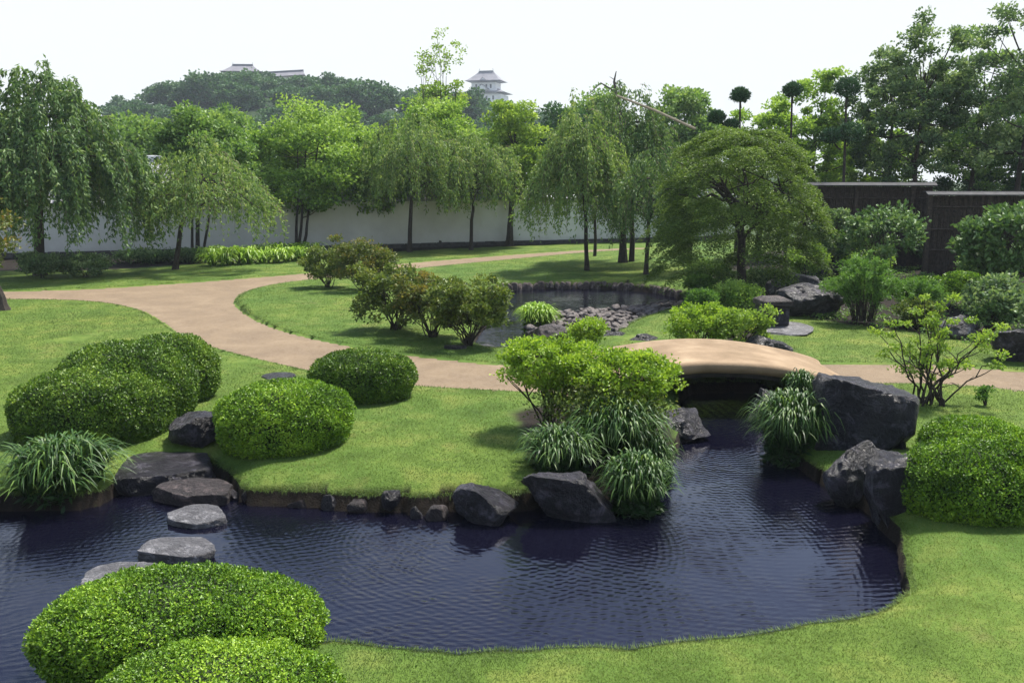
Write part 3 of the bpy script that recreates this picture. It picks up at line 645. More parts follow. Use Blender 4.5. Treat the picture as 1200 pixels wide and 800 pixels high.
# ------------------------------------------------------------------ plants: clipped bushes
def dome_pos(l, r, t, b, zb, dr):
    x, yf = at((l + r) / 2, b, zb); w = (r - l) * mpp(yf, zb); w = (r - l) * mpp(yf + w * dr / 2, zb + .3); y = yf + w * dr / 2
    x = x_at((l + r) / 2, y, zb + .3); zt = z_at(t, y + w * dr * .1); return x, y, w, zt - zb
def clipped_bush(lobes, name, label, seed, mat='azalea', dens=5200, leaf=.022, group='clipped round bushes', cat='clipped bush'):
    """lobes: (l, r, t, b, zb, depth ratio) in photo columns/rows; joined into one clipped mass"""
    rg = np.random.default_rng(seed); L = [(*dome_pos(*q[:6]), q[4]) for q in lobes]
    cx, cy = L[0][0], L[0][1]; zb = min(q[4] for q in L); root = thing(name, label, cat, (cx, cy, zb), 0, group)
    E = []
    for q, (x, y, w, h, z0) in zip(lobes, L):
        lo_, hi_ = .15, 2.5; th = np.linspace(-1.3, 1.5, 60)
        for _ in range(30):
            h = (lo_ + hi_) / 2; yy = y + w * q[5] / 2 * np.sin(th); zz = z0 + .46 * h + .56 * h * np.cos(th); dy_ = yy * CP - (zz - CAM_H) * SP; up_ = yy * SP + (zz - CAM_H) * CP
            if (400 - FPX * up_ / dy_).min() < q[2] + 3: hi_ = h
            else: lo_ = h
        E.append((np.array([x - cx, y - cy, z0 - zb + h * .46]), np.array([w / 2, w * q[5] / 2, h * .56]), h))
    g = Geo(); core = Geo(); IV, IF = ico(4)
    for e, (c, R, h) in enumerate(E):
        def shape(D):
            s = np.sign(D) * np.abs(D) ** .86; s = s / np.linalg.norm(s, axis=1, keepdims=True) ** .55
            lump = 1 + .08 * fbm(D * 2.2 + seed + e, seed, 3) + .035 * fbm(D * 7 + seed, seed + 5, 2)
            f = np.where(D[:, 2] < .1, 1 / np.maximum(np.hypot(s[:, 0], s[:, 1]), .4), 1.0); f = 1 + (f - 1) * .65 * np.clip((.1 - D[:, 2]) * 3, 0, 1)
            s[:, :2] *= f[:, None]
            return s * lump[:, None]
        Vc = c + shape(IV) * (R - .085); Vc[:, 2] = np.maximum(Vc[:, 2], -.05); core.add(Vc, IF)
        area = 4 * np.pi * ((R[0] * R[1]) ** 1.6 / 3 + (R[0] * R[2]) ** 1.6 / 3 + (R[1] * R[2]) ** 1.6 / 3) ** (1 / 1.6); n = int(area * dens)
        D = rdir(rg, int(n * 2.2)); wq = np.linalg.norm(D / R, axis=1) * R.min(); D = D[(rg.random(len(D)) < wq * 1.15 + .12) & (D[:, 2] > -.8)]; D = D[:int(n * 1.35)]
        P = c + shape(D) * R; Nn = norm(D / R); P = P + Nn * rg.uniform(-.06, .012, (len(P), 1)) + Nn * .035 * fbm(P * 9, seed, 2)[:, None]
        ok = P[:, 2] > .02
        for f, (c2, R2, _) in enumerate(E):
            if f != e: ok &= (np.linalg.norm((P - c2) / R2, axis=1) > .97)
        P, Nn = P[ok], Nn[ok]; n = len(P)
        Dl = Nn * .35 + rg.normal(0, .62, (n, 3)) + np.array([0, 0, .2]); NL = Nn + rg.normal(0, .45, (n, 3)) + np.array([0, 0, .25])
        t = .46 + .42 * fbm(P * 4 + 3, seed + 9, 3) + .2 * fbm(P * 1.2, seed + 2, 2) + rg.normal(0, .2, n)
        leaves(g, P, Dl, leaf * 1.5, leaf * .95, rg, np.clip(t, 0, 1), N=NL)
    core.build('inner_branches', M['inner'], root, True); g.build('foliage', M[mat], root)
    return root
clipped_bush([(46, 376, 662, 835, -.25, .62)], 'clipped_bush', 'largest bright green clipped bush in the foreground left', 401, dens=6500, leaf=.019)
clipped_bush([(116, 398, 748, 905, -.15, .6)], 'clipped_bush', 'clipped bush at the very bottom, in front of the largest one', 402, dens=7500, leaf=.017)
clipped_bush([(22, 200, 425, 535, -.1, .85), (66, 228, 398, 508, 0, .9), (145, 254, 388, 478, -.02, .8)], 'clipped_bush', 'long two humped clipped bush on the left lawn', 403, 'azalea_dark', dens=3600, leaf=.027)
clipped_bush([(256, 412, 443, 542, -.05, .88)], 'clipped_bush', 'clipped dome bush beside the dark smooth rock, mid left', 404, 'azalea', dens=4200, leaf=.025)
clipped_bush([(364, 487, 407, 476, 0, .8)], 'clipped_bush', 'clipped bush nearest the path, behind the mid left dome', 405, 'azalea_dark', dens=3600, leaf=.028)
clipped_bush([(1056, 1225, 512, 632, -.1, .85), (1082, 1205, 485, 560, 0, .95), (1160, 1290, 500, 625, -.05, .9)], 'clipped_bush', 'bright green clipped bush at the right edge over the water', 406, 'azalea', dens=5200, leaf=.023)
clipped_bush([(1058, 1125, 322, 350, .3, .9)], 'clipped_bush', 'low clipped green mound in the right bed, left of its twin', 407, 'azalea', dens=900, leaf=.05)
clipped_bush([(1108, 1152, 316, 336, .4, .9)], 'clipped_bush', 'low clipped green mound in the right bed, behind the larger one', 408, 'azalea', dens=900, leaf=.05)

# ------------------------------------------------------------------ plants: strap-leaved clumps
def strap_clump(px, py, wpx, hpx, zb, label, seed, mat='strap', nb=420, name='strap_leaf_clump', group='arching strap leaf clumps', cat='grassy plant', wid=.021, loc=None, size=None):
    rg = np.random.default_rng(seed)
    if loc is None:
        x, y = at(px, py, zb); k = mpp(y, zb); R, H = wpx * k * .45, hpx * k * .86; loc = (x, y, zb)
    else: R, H = size
    g = Geo(); nr = 15 if nb > 150 else 3; n = nb; ro = rg.integers(0, nr, n); ra = np.arange(nr) * 2.4 + rg.uniform(0, .5, nr); rq = np.sqrt(np.linspace(.0, .85, nr)) * .62
    rc = np.stack([np.cos(ra) * rq * R, np.sin(ra) * rq * R], 1); rz_ = H * .5 * (1 - (rq / .75) ** 2) * (1 if nb > 150 else 0); a = rg.uniform(0, 2 * np.pi, n)
    outw = rc[ro] / (R * .6); reach = (R * .56 if nb > 150 else R) * rg.uniform(.3, 1.25, n); top = H * .62 * rg.uniform(.4, 1.25, n) * (1 if nb > 150 else 1.5)
    base = rc[ro] + rg.normal(0, R * .03, (n, 2)); tw = rg.normal(0, .35, n); S = 7; ts = np.linspace(0, 1, S)
    pts = np.zeros((n, S, 3)); dirx, diry = np.cos(a) + outw[:, 0] * .8, np.sin(a) + outw[:, 1] * .8; dn = np.hypot(dirx, diry) + 1e-6; a = np.arctan2(diry, dirx); reach = reach * np.clip(dn, .25, 1.25); dirx, diry = dirx / dn, diry / dn
    for i, t in enumerate(ts):
        r = reach * (t ** 1.2); zz = rz_[ro] * .85 - (.06 if t == 0 else 0) + top * (np.sin(min(t, 1) * np.pi * .72) - .25 * t ** 3); aa = a + tw * t * .5
        pts[:, i] = np.stack([base[:, 0] + np.cos(aa) * r, base[:, 1] + np.sin(aa) * r, zz], 1)
    side = np.stack([-diry, dirx, np.zeros(n)], 1) + rg.normal(0, .25, (n, 3)); side = norm(side)
    wd = wid * np.array([.7, 1, 1.05, 1, .85, .55, .08]); side[:, 2] *= .4; side = norm(side)
    A = pts + side[:, None] * (wd / 2)[None, :, None]; B = pts - side[:, None] * (wd / 2)[None, :, None]
    V = np.stack([A, B], 2).reshape(-1, 3); b0 = (np.arange(n) * S * 2)[:, None]; i = np.arange(S - 1)[None] * 2
    F = np.stack([b0 + i, b0 + i + 1, b0 + i + 3, b0 + i + 2], -1).reshape(-1, 4)
    t = np.repeat(np.clip(.42 + rg.normal(0, .22, n), 0, 1), S - 1) + np.tile(np.linspace(-.15, .2, S - 1), n)
    g.add(V, F, np.clip(t, 0, 1))
    if nb > 150:                                        # matted old leaves inside the clump
        m = 900; rr_ = np.sqrt(rg.random(m)) * .62; aa_ = rg.uniform(0, 6.28, m); zt_ = H * .46 * (1 - (rr_ / .75) ** 2) * rg.random(m); P_m = np.stack([np.cos(aa_) * rr_ * R, np.sin(aa_) * rr_ * R, zt_], 1)
        leaves(g, P_m, rg.normal(0, 1, (m, 3)) * [1, 1, .6], .14, .04, rg, np.clip(rg.normal(.12, .1, m), 0, 1))
    o = g.build(name, M[mat], None, True, loc)
    return tag(o, label, cat, group)
strap_clump(72, 578, 158, 72, -.25, 'arching strap leaf clump overhanging the water at the far left', 501, nb=1040)
strap_clump(655, 552, 110, 58, -.05, 'strap leaf clump on the broad rock block, left part of the middle planting', 502, nb=960)
strap_clump(722, 540, 130, 82, -.1, 'tall strap leaf clump behind the others in the middle planting', 503, nb=1120)
strap_clump(745, 600, 96, 78, -.35, 'strap leaf clump hanging lowest over the water in the middle planting', 504, nb=960)
strap_clump(762, 560, 74, 60, -.3, 'strap leaf clump next to the dark bridge opening in the middle planting', 508, nb=640)
strap_clump(928, 538, 112, 88, -.3, 'strap leaf clump against the huge boulder right of the bridge opening', 505, nb=1240)
strap_clump(938, 470, 44, 40, -.05, 'small grassy tuft under the right end of the bridge', 506, nb=440)
strap_clump(630, 386, 54, 34, -.25, 'light green grassy bush on the point beside the upper pond channel', 507, 'strap_lime', nb=1040, wid=.03)

# bright strap-leaved bed by the wall
rg1 = np.random.default_rng(55)
base_clump = None
for i in range(22):
    px = 250 + (i % 11) * 11 + rg1.uniform(-3, 3); py = 311 - (px - 250) * .06 - (i // 11) * 5 + rg1.uniform(-1, 1); x, y = at(px, py); z = gz(x, y)
    if i == 0: o = base_clump = strap_clump(0, 0, 0, 0, 0, 'lime green leafy clump in the bed in front of the white wall', 520, 'strap_lime', 110, 'leafy_clump', 'lime green clumps in the wall bed', 'leafy plant', .06, (x, y, z), (.55, .62))
    else:
        o = base_clump.copy(); COL.objects.link(o)
    o.location = (x, y, z); o.rotation_euler = (0, 0, rg1.uniform(0, 6.28)); s = rg1.uniform(.8, 1.15); o.scale = (s, s, s)

# ------------------------------------------------------------------ plants: loose shrubs and trees
def bez(a, b, c, n=6):
    t = np.linspace(0, 1, n)[:, None]; return (1 - t) ** 2 * a + 2 * t * (1 - t) * b + t ** 2 * c
def crown(rg, C, RC, nleaf, leaf, flat=.6, shell=False, up=.2, asp=.68, tints=None, sp=.5):
    """leaf clumps at centres C with radii RC"""
    g = Geo()
    n = len(C) * nleaf; idx = np.repeat(np.arange(len(C)), nleaf); D = rdir(rg, n); r = rg.random(n) ** (sp)
    off = D * r[:, None] * RC[idx][:, None] * np.array([1, 1, flat])
    lump = 1 + .35 * fbm((C[idx] * 1.3 + D * 1.5), 9, 2); P = C[idx] + off * lump[:, None]
    Dl = D * .5 + rg.normal(0, .6, (n, 3)) + np.array([0, 0, up])
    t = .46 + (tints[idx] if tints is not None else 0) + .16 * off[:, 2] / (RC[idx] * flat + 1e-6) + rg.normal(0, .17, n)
    leaves(g, P, Dl, leaf, leaf * asp, rg, np.clip(t, 0, 1)); return g
def make_shrub(name, label, cat, loc, w, h, seed, mat, group=None, nst=9, ncl=40, nleaf=160, leaf=.04, low=.25, bark='bark', flat=.6, rad=.2, rz=0, depth=.85, stem=.016, sp=.5, boxy=0):
    rg = np.random.default_rng(seed); root = thing(name, label, cat, loc, rz, group)
    D = rdir(rg, ncl); D[:, 2] = np.abs(D[:, 2]) ** .8 * np.where(rg.random(ncl) < .3, -.6, 1)
    rr = rg.uniform(.55, 1, ncl) ** .6; hz = h * (1 - low) / 2
    if boxy: D = np.sign(D) * np.abs(D) ** .7; D[:, 2] = rg.uniform(-.85, 1, ncl) * (1 - .35 * (D[:, 0] ** 2 + D[:, 1] ** 2) * (rg.random(ncl) < .7)); D *= (1 + .12 * fbm(D * 2 + seed, seed))[:, None]; rr = rr ** 1.4
    rc = rg.uniform(.7, 1.3, ncl) * rad * w
    C = np.stack([D[:, 0] * rr * (w / 2 - rad * w * .6), D[:, 1] * rr * (w * depth / 2 - rad * w * .6), h * low + hz + D[:, 2] * rr * (hz - rad * w * flat * .5)], 1)
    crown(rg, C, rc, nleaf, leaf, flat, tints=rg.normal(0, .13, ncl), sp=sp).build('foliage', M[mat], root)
    g = Geo()
    for s in range(nst):
        a = rg.uniform(0, 6.28); b = np.array([math.cos(a), math.sin(a), 0]) * rg.uniform(0, .07) * w; c = C[rg.integers(ncl)]
        P = bez(b, b * 1.5 + np.array([c[0] * .35, c[1] * .35, c[2] * .55]), c, 7); P[1:-1] += rg.normal(0, .012 * h, (5, 3))
        add_tube(g, P, np.linspace(stem, stem * .35, 7), 5)
        for q in range(2):
            c2 = C[np.argmin(np.linalg.norm(C - c - rg.normal(0, w * .15, 3), axis=1))]; add_tube(g, bez(P[3], (P[3] + c2) / 2 + [0, 0, .05], c2, 5), np.linspace(stem * .6, stem * .25, 5), 4)
    g.build('stems', M[bark], root); return root
def shrub_px(l, r, t, b, name, label, cat, seed, mat, group=None, zb=None, **kw):
    x, y = at((l + r) / 2, b, zb or 0); zb = gz(x, y) if zb is None else zb; w = (r - l) * mpp(y, zb); h = z_at(t, y) - zb
    return make_shrub(name, label, cat, (x, y, zb), w, h, seed, mat, group, **kw)

# the lime-yellow shrub by the bridge, with the strap leaves below it
shrub_px(576, 712, 394, 506, 'leafy_shrub', 'lime green spreading shrub on thin dark stems, left of the bridge', 'shrub', 601, 'lime', None, -.02, nst=16, ncl=85, nleaf=100, leaf=.055, low=.38, flat=.4, rad=.11)
shrub_px(660, 802, 410, 518, 'leafy_shrub', 'lime green shrub with yellowish leaves hiding the left end of the bridge', 'shrub', 602, 'lime', None, -.05, nst=14, ncl=95, nleaf=100, leaf=.055, low=.25, flat=.4, rad=.11)
shrub_px(620, 790, 440, 525, 'leafy_shrub', 'shaded green underplanting shrub beneath the lime shrubs', 'shrub', 603, 'olive', None, -.1, nst=8, ncl=40, nleaf=150, leaf=.05, low=.1, flat=.5, rad=.2)
shrub_px(662, 712, 370, 420, 'leafy_shrub', 'small lime shrub between the cobble beach and the bridge', 'shrub', 604, 'lime', None, 0, nst=6, ncl=22, nleaf=110, leaf=.06, low=.15, rad=.22)
# russet shrubs on the island lawn
GR = 'loose russet tinged shrubs on the round lawn'
shrub_px(350, 420, 286, 338, 'spreading_shrub', 'dull green russet shrub at the far left of the round lawn', 'shrub', 611, 'olive', GR, nst=12, ncl=46, nleaf=150, leaf=.085, low=.0, rad=.13, flat=.5, boxy=1)
shrub_px(384, 470, 274, 343, 'spreading_shrub', 'shrub with orange tipped leaves behind the row on the round lawn', 'shrub', 612, 'russet', GR, nst=12, ncl=50, nleaf=150, leaf=.085, low=.0, rad=.13, flat=.5, boxy=1)
shrub_px(412, 512, 306, 386, 'spreading_shrub', 'leftmost of the three joined airy shrubs, yellowish top', 'shrub', 613, 'olive', GR, nst=20, ncl=110, nleaf=75, leaf=.08, low=.06, rad=.1, flat=.5, boxy=1)
shrub_px(456, 556, 312, 394, 'spreading_shrub', 'middle of the three joined airy shrubs, darker green', 'shrub', 614, 'russet', GR, nst=20, ncl=110, nleaf=75, leaf=.08, low=.06, rad=.1, flat=.5, boxy=1)
shrub_px(498, 602, 318, 404, 'spreading_shrub', 'rightmost of the three joined airy shrubs beside the channel', 'shrub', 615, 'olive', GR, nst=24, ncl=120, nleaf=75, leaf=.08, low=.08, rad=.1, flat=.5, boxy=1)
# shrubs near the square stone post
shrub_px(778, 862, 350, 406, 'leafy_shrub', 'yellow green low shrub right of the grass tongue', 'shrub', 621, 'lime', None, 0, nst=12, ncl=80, nleaf=70, leaf=.065, low=.0, rad=.1, boxy=1)
shrub_px(832, 908, 356, 408, 'leafy_shrub', 'yellow green low shrub left of the square stone post', 'shrub', 622, 'maple_yellow', None, 0, nst=12, ncl=80, nleaf=70, leaf=.065, low=.0, rad=.1, boxy=1)
shrub_px(798, 842, 338, 372, 'leafy_shrub', 'mid green grassy shrub at the right tip of the upper pond', 'shrub', 623, 'fern', None, -.05, nst=6, ncl=34, nleaf=130, leaf=.07, low=.0, rad=.18)
shrub_px(830, 895, 330, 366, 'leafy_shrub', 'green shrub in the shade under the domed maple', 'shrub', 624, 'maple_bright', None, 0, nst=6, ncl=34, nleaf=130, leaf=.07, low=.0, rad=.18)
shrub_px(920, 972, 282, 330, 'leafy_shrub', 'bright green shrub right of the domed maple', 'shrub', 625, 'maple_bright', None, .1, nst=6, ncl=34, nleaf=130, leaf=.08, low=.0, rad=.18)
# feathery fountain shrub
def feather_shrub(px, py, wpx, hpx, zb, seed, label, n=110):
    rg = np.random.default_rng(seed); x, y = at(px, py, zb); k = mpp(y, zb); R, H = wpx * k / 2, hpx * k
    root = thing('feathery_shrub', label, 'shrub', (x, y, zb)); g, s = Geo(), Geo()
    for i in range(n):
        a = rg.uniform(0, 6.28); r = R * rg.uniform(.15, 1.0); t = H * rg.uniform(.7, 1.05) * (1 - .35 * (r / R) ** 2); d = np.array([math.cos(a), math.sin(a), 0])
        b = d * rg.uniform(0, .25) * R; P = bez(b, b + d * r * .35 + [0, 0, t * 1.1], d * r + [0, 0, t * rg.uniform(.6, .95)], 8); add_tube(s, P, np.linspace(.009, .003, 8), 3)
        m = 130; u = rg.uniform(.2, 1, m); j = u * 7; i0 = np.minimum(j.astype(int), 6); Q = P[i0] + (P[i0 + 1] - P[i0]) * (j - i0)[:, None]
        leaves(g, Q + rg.normal(0, .03, (m, 3)), rg.normal(0, .7, (m, 3)) + d * .4 + [0, 0, .3], .085, .022, rg, np.clip(.5 + rg.normal(0, .08) + .2 * u + rg.normal(0, .15, m), 0, 1))
    g.build('foliage', M['fern'], root); s.build('stems', M['bark'], root)
feather_shrub(1012, 376, 104, 86, .05, 631, 'feathery bright green fountain shaped shrub behind the small right lawn')
feather_shrub(1072, 372, 84, 50, .15, 632, 'lower feathery shrub right of the fountain shaped one', 70)
# camellia-like shrubs
shrub_px(980, 1085, 236, 330, 'broadleaf_shrub', 'tall loose broadleaf shrub before the brush fence', 'shrub', 641, 'camellia', None, .3, nst=9, ncl=44, nleaf=55, leaf=.15, low=.1, rad=.12, sp=.7)
shrub_px(1112, 1235, 238, 352, 'broadleaf_shrub', 'pale glossy broadleaf shrub at the right edge before the fence', 'shrub', 642, 'camellia', None, .3, nst=9, ncl=60, nleaf=70, leaf=.17, low=.1, rad=.12, sp=.6)
shrub_px(1120, 1215, 325, 385, 'broadleaf_shrub', 'dark leafy shrub low at the right edge', 'shrub', 643, 'evergreen', None, .15, nst=8, ncl=50, nleaf=80, leaf=.11, low=.0, rad=.16)
shrub_px(1140, 1190, 352, 392, 'leafy_shrub', 'small greyish shrub beside the right edge rock', 'shrub', 644, 'camellia', None, .1, nst=6, ncl=22, nleaf=70, leaf=.07, low=.1, rad=.17)
shrub_px(945, 1000, 240, 318, 'broadleaf_shrub', 'dark shrub in the corner between maple and brush fence', 'shrub', 645, 'evergreen', None, .3, nst=8, ncl=50, nleaf=80, leaf=.12, low=.0, rad=.16)
for i, (l, r, t, b, mt, lf, lab) in enumerate((
    (948, 1000, 270, 325, 'maple_mid', .09, 'mid green shrub between the domed maple and the tall broadleaf shrub'),
    (1060, 1130, 268, 325, 'evergreen', .1, 'dark shrub at the foot of the fence step'), (1120, 1180, 285, 345, 'maple_mid', .09, 'rounded green shrub half behind the pale glossy shrub'),
    (860, 925, 315, 345, 'evergreen', .08, 'dark low shrub behind the pale topped rock'), (800, 842, 322, 346, 'fern', .07, 'low green plant on the shore under the domed maple, left side'),
    (1045, 1105, 350, 385, 'olive', .07, 'olive low plant between the small right lawn and the clipped mounds'), (985, 1045, 292, 330, 'maple_bright', .09, 'bright shrub rising behind the fountain shaped shrub'),
    (1180, 1260, 340, 420, 'evergreen', .1, 'dark shrub cut by the right frame edge beside the path'), (800, 862, 305, 340, 'maple_mid', .08, 'green shrub in the shade left of the maple trunk'))):
    shrub_px(l, r, t, b, 'leafy_shrub', lab, 'shrub', 671 + i, mt, 'mixed shrubs in the right bed', None, nst=6, ncl=42, nleaf=100, leaf=lf, low=0, rad=.17)
def ground_cover():
    rg = np.random.default_rng(91); lo, hi = BED_RIGHT.min(0), BED_RIGHT.max(0); n = 26000; x = rg.uniform(lo[0], hi[0], n); y = rg.uniform(lo[1], hi[1], n)
    k = (sdist(x, y, BED_RIGHT)[0] > -.1) & (y < 34) & (noise2(x, y, .9, 12) > -.12) & (sdist(x, y, PATH2)[0] < -.1) & (np.abs(x) < y * .75); x, y = x[k], y[k]; m = 7; X = np.repeat(x, m) + rg.normal(0, .06, len(x) * m); Y = np.repeat(y, m) + rg.normal(0, .06, len(x) * m)
    Z = height(X, Y) + rg.uniform(0, .12, len(X)) * (1 + noise2(X, Y, 1.5, 14)); g = Geo(); leaves(g, np.stack([X, Y, Z], 1), rg.normal(0, 1, (len(X), 3)) * [1, 1, .4], .075, .045, rg, np.clip(.4 + .3 * noise2(X, Y, .8, 15) + rg.normal(0, .18, len(X)), 0, 1))
    tag(g.build('ground_cover', M['maple_mid'], None), 'low leafy green ground cover in the right bed among the shrubs', 'ground cover', None, 'stuff')
ground_cover()
# sparse yellow shrub with bare crooked stems
def sparse_shrub():
    rg = np.random.default_rng(651); x, y = at(1092, 472, .02); k = mpp(y); root = thing('sparse_shrub', 'sparse yellow green shrub on bare crooked stems beside the huge boulder', 'shrub', (x, y, .0))
    tips = [(1028, 402), (1040, 378), (1068, 366), (1085, 352), (1060, 412), (1100, 360), (1120, 380), (1150, 398), (1138, 386), (1158, 412), (1110, 350), (1078, 372), (1132, 425), (1048, 396), (1022, 388), (1090, 380), (1150, 378)]
    g, s = Geo(), Geo(); C = []
    for i, (tx, ty) in enumerate(tips):
        e = np.array([(tx - 1092) * k, rg.uniform(-.45, .45), (474 - ty) * k * 1.0]); b = np.array([rg.uniform(-.22, .22), rg.uniform(-.15, .15), -.03])
        P = bez(b, np.array([b[0] + e[0] * .3, e[1] * .5, e[2] * .45]), e, 9); P[1:-1] += rg.normal(0, .022, (7, 3)); add_tube(s, P, np.linspace(.018, .005, 9), 6)
        C.append(e)
        for q in range(3):
            st = P[rg.integers(3, 7)]; c2 = st + np.array([rg.normal(0, .16), rg.normal(0, .16), rg.uniform(.08, .26)]); add_tube(s, bez(st, (st + c2) / 2 + rg.normal(0, .03, 3), c2, 5), np.linspace(.01, .004, 5), 4)
            if rg.random() < .9 and c2[2] > .4: C.append(c2)
    C = np.array(C); crown(rg, C, rg.uniform(.08, .15, len(C)), 60, .055, .5, tints=rg.normal(0, .12, len(C)), sp=.5).build('foliage', M['maple_yellow'], root); s.build('stems', M['bark'], root)
sparse_shrub()
shrub_px(1140, 1170, 452, 474, 'low_shrub', 'tiny green seedling plant at the foot of the sparse shrub', 'shrub', 652, 'fern', None, .0, nst=4, ncl=10, nleaf=50, leaf=.04, low=.0, rad=.22)

# trees
def make_tree(name, label, loc, H, cw, cd, cz0, seed, leafm, bark='bark', group=None, tr=.12, ncl=60, nleaf=170, leaf=.1, flat=.55, rad=.14, trunks=1, lean=(0, 0), shape=1.0, sp=.45, cat='tree', spread=.12, irr=.2, thin=0):
    """trunk(s) + limbs + crown of leaf clumps; crown between cz0 and H"""
    rg = np.random.default_rng(seed); root = thing(name, label, cat, loc, 0, group)
    D = rdir(rg, ncl); rr = rg.uniform(.35, 1, ncl) ** .55; hz = (H - cz0) / 2; lx, ly = lean
    wob = 1 + irr * fbm(D * 1.6 + seed, seed, 2)
    prof = np.where(D[:, 2] > 0, 1, shape)
    rc = rg.uniform(.65, 1.35, ncl) * rad * cw
    C = np.stack([lx + D[:, 0] * rr * wob * prof * (cw / 2 - rad * cw * .4), ly + D[:, 1] * rr * wob * prof * (cd / 2 - rad * cw * .4), cz0 + hz + D[:, 2] * rr * wob * (hz - rad * cw * flat * .4)], 1)
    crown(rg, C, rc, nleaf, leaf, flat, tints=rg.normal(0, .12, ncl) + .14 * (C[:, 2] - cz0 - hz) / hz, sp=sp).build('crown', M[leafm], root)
    g = Geo(); tops = []
    for q in range(trunks):
        a = q * 6.28 / max(trunks, 1) + rg.uniform(0, 1); off = np.array([math.cos(a), math.sin(a), 0]) * (spread if trunks > 1 else 0)
        e = np.array([lx, ly, cz0 + hz * 1.3]) + off * 3; P = bez(off, off * 1.6 + [lx * .2, ly * .2, cz0 * .7], e, 12); P[2:] += np.cumsum(rg.normal(0, .02, (10, 3)), 0); P[0] = off - [0, 0, .1]
        R = np.linspace(tr, tr * .25, 12) / (trunks ** .4); R[0] *= 1.5; R[1] *= 1.1; add_tube(g, P, R, 8); tops.append((P, R))
    for c in C[rg.permutation(ncl)[:min(ncl, 34)]]:
        P, R = tops[rg.integers(len(tops))]; i = int(np.clip(np.searchsorted(P[:, 2], c[2] - .35 * np.linalg.norm(c[:2] - P[6, :2]) - .2), 3, 10))
        st = P[i]; add_tube(g, bez(st, (st + c) / 2 + [0, 0, -.05 * cw + rg.normal(0, .06) * cw * .3], c, 7), np.linspace(R[i] * .55, .012, 7), 5)
    g.build('trunk', M[bark], root); return root
def tree_px(cx, by, l, r, t, cb, name, label, seed, leafm, zb=None, **kw):
    x, y = at(cx, by, zb or 0); zb = gz(x, y) if zb is None else zb; k = mpp(y, 2); w = (r - l) * k
    return make_tree(name, label, (x, y, zb), z_at(t, y) - zb, w, kw.pop('cd', w * .85), z_at(cb, y) - zb, seed, leafm, lean=(x_at((l + r) / 2, y, 3) - x, 0), **kw)
def tree_y(cx, y, l, r, t, cb, name, label, seed, leafm, zb=0, **kw):
    x = x_at(cx, y, zb + 2); k = mpp(y, 3); w = (r - l) * k
    return make_tree(name, label, (x, y, zb), z_at(t, y) - zb, w, kw.pop('cd', w * .85), z_at(cb, y) - zb, seed, leafm, lean=(x_at((l + r) / 2, y, 3) - x, 0), **kw)

def make_weeper(name, label, loc, H, R, seed, leafm, group=None, trunk_r=.13, nstr=520, nl=46, leaf=.1, low=1.1, lean=(0, 0), Rx=None, peak=.35, droop=1.0, twigf=.35, fork=3, asp=.38, bark='bark'):
    rg = np.random.default_rng(seed); root = thing(name, label, 'tree', loc, 0, group); Rx = Rx or R; lx, ly = lean
    g, s, tw = Geo(), Geo(), Geo()
    P0 = bez(np.zeros(3), np.array([lx * .3, ly * .3, H * .4]), np.array([lx, ly, H * .78]), 10); P0[0, 2] = -.1; P0[3:] += np.cumsum(rg.normal(0, .03, (7, 3)), 0)
    Rr = np.linspace(trunk_r, trunk_r * .4, 10); Rr[0] *= 1.4; add_tube(s, P0, Rr, 9)
    limbs = []; nlimb = 16
    for i in range(nlimb):
        a = i * 2.4 + rg.uniform(-.3, .3); rad = rg.uniform(.5, .98); d = np.array([math.cos(a) * Rx, math.sin(a) * R, 0]) * rad
        st = P0[rg.integers(5, 10)]; e = np.array([lx, ly, 0]) + d + [0, 0, H * (.92 - .42 * rad + rg.uniform(-.08, .06))]
        m = (st + e) / 2 + [0, 0, H * rg.uniform(.12, .24)]; P = bez(st, m, e, 10); add_tube(s, P, np.linspace(trunk_r * .38, .012, 10), 6); limbs.append(P)
    # hanging strands
    S = 7
    for q in range(nstr):
        if q % 2:
            L = limbs[rg.integers(nlimb)]; st = L[rg.integers(3, 10)] + rg.normal(0, .12, 3)
        else:
            rr = math.sqrt(rg.uniform(0, 1)); a = rg.uniform(0, 6.28); st = np.array([lx + math.cos(a) * Rx * rr * .95, ly + math.sin(a) * R * rr * .95, H * (1 - peak * rr ** 1.7 + rg.normal(0, .035) + .06 * math.sin(a * 3 + seed))])
        out = st[:2] - np.array([lx, ly]); ol = np.linalg.norm(out) + 1e-6; out = out / ol
        room = st[2] - low; ln = room * np.clip(rg.beta(1.5, 1.6), .12, 1) * droop * (.55 + .45 * ol / max(Rx, R)); ln = max(ln, .35)
        o = rg.uniform(.12, .5); e = st + np.array([out[0] * o * .9, out[1] * o * .9, -ln]) + [rg.normal(0, .1), rg.normal(0, .1), 0]
        P = bez(st, st + np.array([out[0] * o, out[1] * o, rg.uniform(0, .12) - ln * .05]), e, S)
        if rg.random() < twigf: add_tube(tw, P, np.linspace(.012, .004, S), 3)
        m = int(nl * np.clip(ln / 1.6, .35, 1.5)); u = rg.random(m) * (S - 1); i0 = np.minimum(u.astype(int), S - 2); Q = P[i0] + (P[i0 + 1] - P[i0]) * (u - i0)[:, None] + rg.normal(0, .045, (m, 3))
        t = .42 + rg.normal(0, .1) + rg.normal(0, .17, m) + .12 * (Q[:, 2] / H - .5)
        leaves(g, Q, rg.normal(0, .42, (m, 3)) + np.array([out[0] * .25, out[1] * .25, -.75]), leaf, leaf * asp, rg, np.clip(t, 0, 1))
    g.build('foliage', M[leafm], root); s.build('trunk', M[bark], root)
    if tw.n: tw.build('hanging_twigs', M['twig'], root)
    return root
